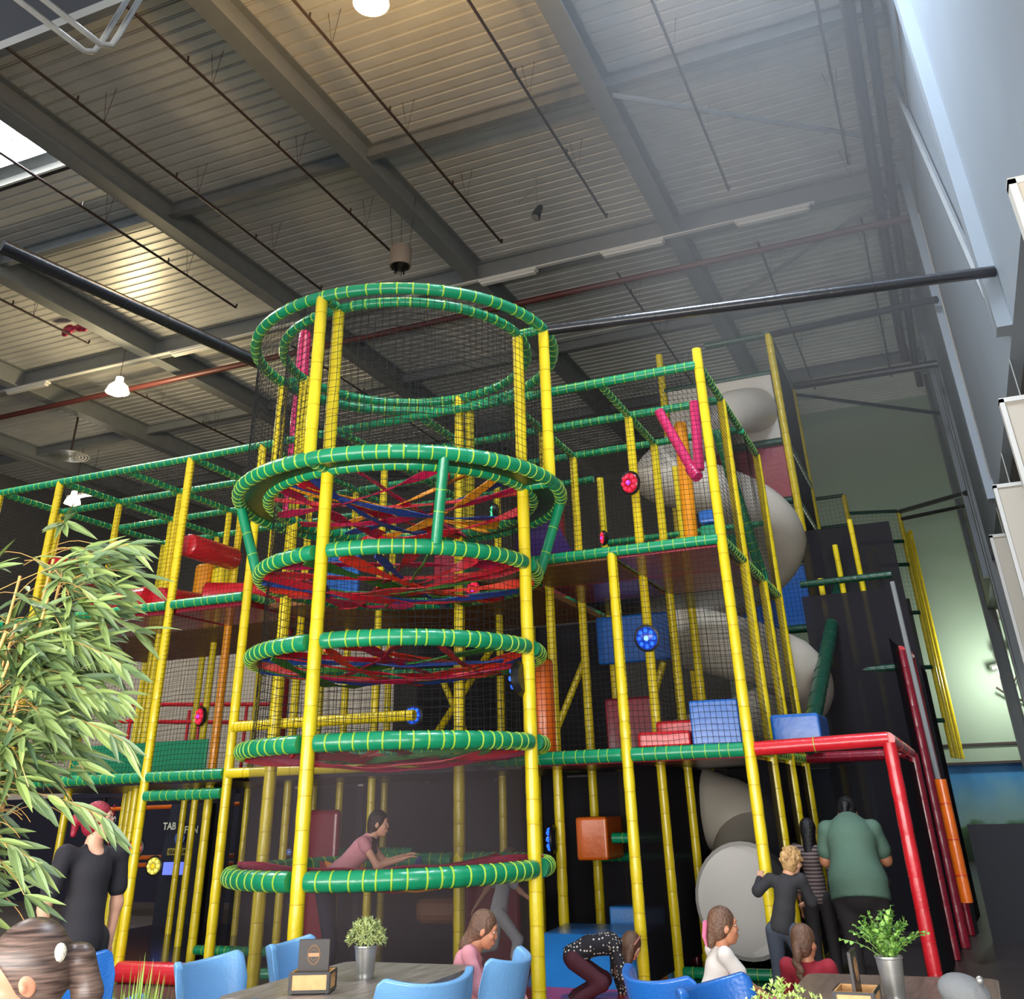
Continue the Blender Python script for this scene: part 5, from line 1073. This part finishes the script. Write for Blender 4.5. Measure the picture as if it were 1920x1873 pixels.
def leafmat(name, a, b):
    m = mat(name, a, .5, var=.0); nt = m.node_tree; n = nt.nodes; g_ = n.new('ShaderNodeNewGeometry'); cr = n.new('ShaderNodeValToRGB'); cr.color_ramp.elements[0].color = (*a, 1); cr.color_ramp.elements[1].color = (*b, 1)
    nt.links.new(g_.outputs['Random Per Island'], cr.inputs[0]); nt.links.new(cr.outputs[0], n['Principled BSDF'].inputs['Base Color']); return m
def leaf(mb, base, d, n, L, W, bend=.25, thick=.0006, mi=0):
    """pointed leaf blade with a folded midrib"""
    d = Vector(d).normalized(); n = Vector(n); n = (n-d*n.dot(d)); n = n.normalized() if n.length > 1e-4 else d.orthogonal().normalized(); s_ = d.cross(n)
    prof = ((0, .08), (.12, .55), (.3, .95), (.5, 1), (.72, .72), (.88, .34), (1, .02)); vs = []
    for t_, w_ in prof:
        c = Vector(base)+d*(L*t_)-n*(bend*L*t_*t_)
        for q, up_ in ((-1, .16), (0, 0), (1, .16)): vs.append(c+s_*(q*W*w_*.5)+n*(up_*W*w_))
    fs = []
    for i in range(len(prof)-1):
        for q in (0, 1): a = i*3+q; fs.append((a, a+1, a+4, a+3))
    mb.add(vs, fs, mi)
rr = random.Random(11)
# plant 1: bushy thyme-like ball in a zinc bucket
t = bucket((-3.43, 5.83, .75), .066, .145, 'bushy pale green artificial plant in a zinc bucket on the grey table')
mb = MB(); st = MB()
for k in range(330):
    a = rr.uniform(0, 2*PI); b_ = rr.uniform(-.25, 1.45); dd = Vector((math.cos(a)*math.cos(b_), math.sin(a)*math.cos(b_), math.sin(b_)))
    p = Vector((0, 0, .19))+Vector((dd.x*.10, dd.y*.10, dd.z*.085))*rr.uniform(.65, 1.08)
    if k % 5 == 0: st.cord((0, 0, .12), p, .0012)
    for q in range(6): leaf(mb, p, dd+Vector((rr.uniform(-1, 1), rr.uniform(-1, 1), rr.uniform(-1, 1)))*.9, dd, rr.uniform(.018, .03), .0065, .3)
mb.build('foliage', leafmat('leaf_pale', rgb(120, 140, 92), rgb(200, 208, 130)), t, smooth=False); st.build('stems', M['brownpipe'], t, smooth=False)
# plant 2: round leaves
t = bucket((-.53, 5.74, .75), .062, .165, 'round leafed green artificial plant in a zinc bucket on the brown table')
mb = MB(); st = MB()
for k in range(34):
    a = rr.uniform(0, 2*PI); sp_ = rr.uniform(.25, 1.25); tip = Vector((math.cos(a)*sp_*.17, math.sin(a)*sp_*.12, .17+.21*(1.15-sp_*.62)*rr.uniform(.75, 1.1))); mid = Vector((tip.x*.35, tip.y*.35, .15+tip.z*.32)); pv = None
    for q in range(11):
        t_ = q/10; p = Vector((0, 0, .13)).lerp(mid, t_).lerp(mid.lerp(tip, t_), t_)
        if pv: st.cord(pv, p, .0014)
        if q > 2:
            dd = (p-pv).normalized()
            for sgn in (-1, 1): sd = dd.cross(Vector((rr.uniform(-1, 1), rr.uniform(-1, 1), 1))).normalized()*sgn; leaf(mb, p, sd+dd*.5, Vector((sd.x, sd.y, 1.0)), rr.uniform(.018, .026), .02, .1)
        pv = p
mb.build('foliage', leafmat('leaf_fresh', rgb(62, 110, 40), rgb(150, 195, 90)), t, smooth=False); st.build('stems', MATS['leaf_fresh'], t, smooth=False)
# bright plant whose top shows at the lower edge
t = bucket((-.69, 3.76, .75), .06, .13, 'bright yellow green artificial plant peeking in at the bottom edge')
mb = MB()
for k in range(60):
    a = rr.uniform(0, 2*PI); sp_ = rr.uniform(.0, 1.0); tip = Vector((math.cos(a)*sp_*.15, math.sin(a)*sp_*.12, .335-.08*sp_*rr.uniform(.6, 1.3))); pv = Vector((0, 0, .1))
    for q in range(1, 10):
        p = Vector((0, 0, .1)).lerp(tip, q/9); dd = (p-pv).normalized()
        for sgn in (-1, 1, 1, -1): sd = dd.cross(Vector((rr.uniform(-1, 1), rr.uniform(-1, 1), .3))).normalized()*sgn; leaf(mb, p, sd+dd*1.1, Vector((0, 0, 1)), rr.uniform(.014, .022), .007, .1)
        pv = p
mb.build('foliage', leafmat('leaf_lime', rgb(120, 165, 60), rgb(225, 235, 150)), t, smooth=False)
# grass pot
t = bucket((-2.375, 2.745, .75), .07, .12, 'spiky green grass plant at the bottom left')
mb = MB()
for k in range(260):
    a = rr.uniform(0, 2*PI); q = rr.uniform(0, 1)**.7; d = Vector((math.cos(a)*q*.75, math.sin(a)*q*.75, 1)); L = rr.uniform(.22, .40)*(1-.25*q); leaf(mb, (math.cos(a)*.03*q, math.sin(a)*.03*q, .10), d, Vector((math.cos(a), math.sin(a), .4))*-1, L, .007, -.32*q)
mb.build('foliage', leafmat('leaf_grass', rgb(90, 135, 40), rgb(185, 210, 95)), t, smooth=False)
# menu / napkin holders
def holder(loc, rz, lab, closed=False):
    t = thing('menu_holder', lab, 'menu holder', loc, rz)
    W = .105; D = .085; H_ = .095
    wood = MATS.get('light_wood') or mat('light_wood', rgb(222, 170, 110), .5, var=.12, vscale=25)
    MB().box((-W, -D, .012), (W, D, .018)).box((-W, -D, .018), (-W+.008, D, H_)).box((W-.008, -D, .018), (W, D, H_)).box((-W+.008, -D, .018), (W-.008, -D+.008, H_)).box((-W+.008, D-.008, .018), (W-.008, D, H_)).build('box', wood, t, smooth=False)
    mb = MB()
    for s_ in (-1, 1):
        y = s_*(D+.002)
        mb.box((-W-.003, y-.003, .006), (-W+.012, y+.003, H_+.002)).box((W-.012, y-.003, .006), (W+.003, y+.003, H_+.002)).box((-W+.012, y-.003, .006), (W-.012, y+.003, .020)).box((-W+.012, y-.003, H_-.010), (W-.012, y+.003, H_+.002))
        x = s_*(W+.004); mb.box((x-.003, -D, .006), (x+.003, -D+.012, H_)).box((x-.003, D-.012, .006), (x+.003, D, H_)).box((x-.003, -D+.012, .006), (x+.003, D-.012, .018)).box((x-.003, -D+.012, H_-.010), (x+.003, D-.012, H_))
    for sx in (-1, 1):
        for sy in (-1, 1): mb.box((sx*W*.9-.004, sy*D*.9-.004, 0), (sx*W*.9+.004, sy*D*.9+.004, .012))
    mb.build('metal_frame', M['black'], t, smooth=False)
    c = MB().box((-.085, -.012, .03), (.085, .004, .235)).build('menu_card', mat('menu_black', rgb(42, 36, 34), .45), t, smooth=False, bevel=.003)
    gold = MATS.get('menu_gold') or mat('menu_gold', rgb(176, 130, 86), .4)
    em = MB()
    for r_ in (.040, .034, .022): em.sweep([(r_*.86*math.cos(a), -.0145, .165+r_*1.1*math.sin(a)) for a in [k*PI/16 for k in range(33)]], .0011, 5, cap=False)
    em.box((-.03, -.0155, .157), (.03, -.0125, .173)); em.build('emblem_rings', gold, c); 
    for k in range(5): pass
    return t
holder((-3.475, 5.36, .75), R(20), 'black menu with gold round emblem in a wooden holder on the grey table')
holder((-.66, 5.40, .75), R(88), 'wooden holder with a menu seen edge on, on the brown table')
# grey cap
t = thing('cap', 'round grey felt cap with small clasps on the brown table at the lower right', 'cap', (-.235, 5.18, .75))
MB().sweep([(0, 0, 0), (0, 0, .06)], [.05, .04], 16).build('stand', M['black'], t)
MB().ball((0, 0, .125), .095, 24, 0, Matrix.Rotation(R(14), 4, 'Y'), (1.08, 1.0, .70)).build('crown', mat('grey_felt', rgb(118, 120, 122), .9, bump=.4, bscale=30), t)
MB().sweep([(-.10+.0167*k, -.085-.012*math.sin(k*.5), .075) for k in range(13)], .010, 8).build('brim_edge', MATS['grey_felt'], t)
for x in (-.06, .09): MB().box((x-.004, -.125, .03), (x+.004, -.115, .10), mtx=Matrix.Rotation(R(8), 4, 'X')).build('leather_tab', mat('tab_tan', rgb(205, 150, 105), .5) if 'tab_tan' not in MATS else MATS['tab_tan'], t, smooth=False)
MB().ball((.10, -.03, .17), .016, 10).ball((-.12, -.07, .06), .018, 10).build('clasp', M['galv'], t)

# ================================================================== BAMBOO
bam = thing('potted_bamboo', 'large artificial bamboo with yellow canes and drooping leaves at the left', 'plant', (-3.40, 2.84, 0))
M['cane'] = mat('cane', rgb(205, 160, 92), .45, var=.1, vscale=10)
MB().lathe([(0, 0), (.17, 0), (.21, .42), (.22, .44), (.20, .44), (.18, .38), (0, .38)], 28).build('planter', M['black'], bam)
leaves = MB(); twigs = MB(); rr = random.Random(21)
cr_ = Vector((.925, .379, 0)); cf_ = Vector((-.379, .925, 0)); UP = Vector((0, 0, 1))
canes = []
for k, (u0, v0, lean, h) in enumerate(((-.10, 0, .12, 2.30), (-.04, .07, .16, 2.38), (.02, -.05, .18, 2.2), (-.2, .05, .05, 2.42), (-.30, .0, -.04, 2.35), (.05, .10, .12, 2.28), (-.14, -.08, .22, 2.1), (-.16, -.20, .30, 1.95), (-.08, -.22, .24, 1.8), (-.28, -.2, .36, 2.05))):
    h += .16; b = cr_*u0*.8+cf_*v0; tip = b+cr_*lean+UP*h; P_ = []; rs = []
    for i in range(49):
        q = i/48; P_.append(b.lerp(tip, q)+UP*.38*(1-q)); rs.append((.0105-.005*q)*(1.22 if i % 6 == 0 else 1))
    MB().sweep(P_, rs, 10).build('cane', M['cane'], bam); canes.append((b, tip))
for k in range(230):
    b, tip = canes[k % 7]; q = rr.uniform(.48, 1.03); base = b.lerp(tip, q)+UP*.38*(1-q)
    low_ = base.z < 1.62
    az = rr.choice((rr.gauss(0, .7), rr.gauss(-.5, .8), rr.uniform(0, 2*PI))); out = (cr_*math.cos(az)+cf_*math.sin(az)*.6)
    L = rr.uniform(.08, .36)*(1 if base.z > 1.75 else .65); el = rr.uniform(.1, 1.0); pv = base; n_ = 6
    for i in range(1, n_+1):
        s_ = i/n_; p = base+out*(L*s_)+UP*(L*(el*s_-.7*s_*s_)); twigs.cord(pv, p, .0016)
        d = (p-pv).normalized()
        if i >= 3 and not (p.z < 1.72 and p.dot(cr_) > .12 and k % 9) and not (p.z < 1.78 and k % 5 < 2):
            for c in range(rr.choice((1, 2)) if i < n_ else rr.choice((4, 5, 6))):
                sd = d.cross(UP).normalized()*rr.choice((-1, 1)); dd = out*.55+d*rr.uniform(.2, .8)+sd*rr.uniform(0, .8)+UP*rr.uniform(-.55, .55)
                leaf(leaves, p, dd, UP*rr.uniform(.3, 1)+cf_*rr.uniform(-1.2, -.2)+cr_*rr.uniform(-.5, .5), rr.uniform(.11, .20), rr.uniform(.018, .030), rr.uniform(.0, .3))
        pv = p
for (u0, z0, L, rise, drop) in ((.05, 1.70, .52, .02, .12), (.0, 1.98, .60, .02, .16), (.02, 1.55, .34, .04, .12), (.0, 2.2, .55, .12, .22), (-.1, 2.35, .6, .30, .10), (.05, 2.05, .5, .0, .05)):
    pv = cr_*u0+cf_*-.05+UP*z0
    for i in range(1, 13):
        q = i/12; p = cr_*(u0+L*q)+cf_*(-.05-.05*q)+UP*(z0+rise*q-drop*q*q); twigs.cord(pv, p, .0018); d = (p-pv).normalized()
        if i > 4:
            for c in range(2 if i < 12 else 4):
                leaf(leaves, p, d*rr.uniform(.4, 1.1)+UP*rr.uniform(-.75, .15)+cf_*rr.uniform(-.3, .3), UP*rr.uniform(.2, .8)-cf_, rr.uniform(.11, .17), rr.uniform(.018, .027), rr.uniform(0, .3))
        pv = p
leaves.build('leaves', leafmat('bamboo_leaf', rgb(72, 98, 66), rgb(150, 172, 96)), bam, smooth=False); twigs.build('twigs', M['cane'], bam, smooth=False)
# added scattering volume imitating the bluish lens glare at the upper right
_m = bpy.data.materials.new('glare_volume'); _m.use_nodes = True; _n = _m.node_tree.nodes; _n.clear(); _o = _n.new('ShaderNodeOutputMaterial'); _v = _n.new('ShaderNodeVolumeScatter')
_v.inputs['Color'].default_value = (.93, .96, 1, 1); _v.inputs['Density'].default_value = .023; _v.inputs['Anisotropy'].default_value = .0; _m.node_tree.links.new(_v.outputs[0], _o.inputs['Volume'])
tag(MB().box((-2.6, 5.0, 5.8), (1.24, 19.0, 12.5)).build('haze', _m, smooth=False), 'added thin bluish haze imitating glare under the roof on the right', 'haze', None, 'stuff')
# left wall
struct(MB().box((-30.1, -4.5, 0), (-29.95, 31.2, 12.8)).build('wall_left', M['wallgrey'], smooth=False))
for o in bpy.data.objects:
    if '_abs' in o.keys(): del o['_abs']
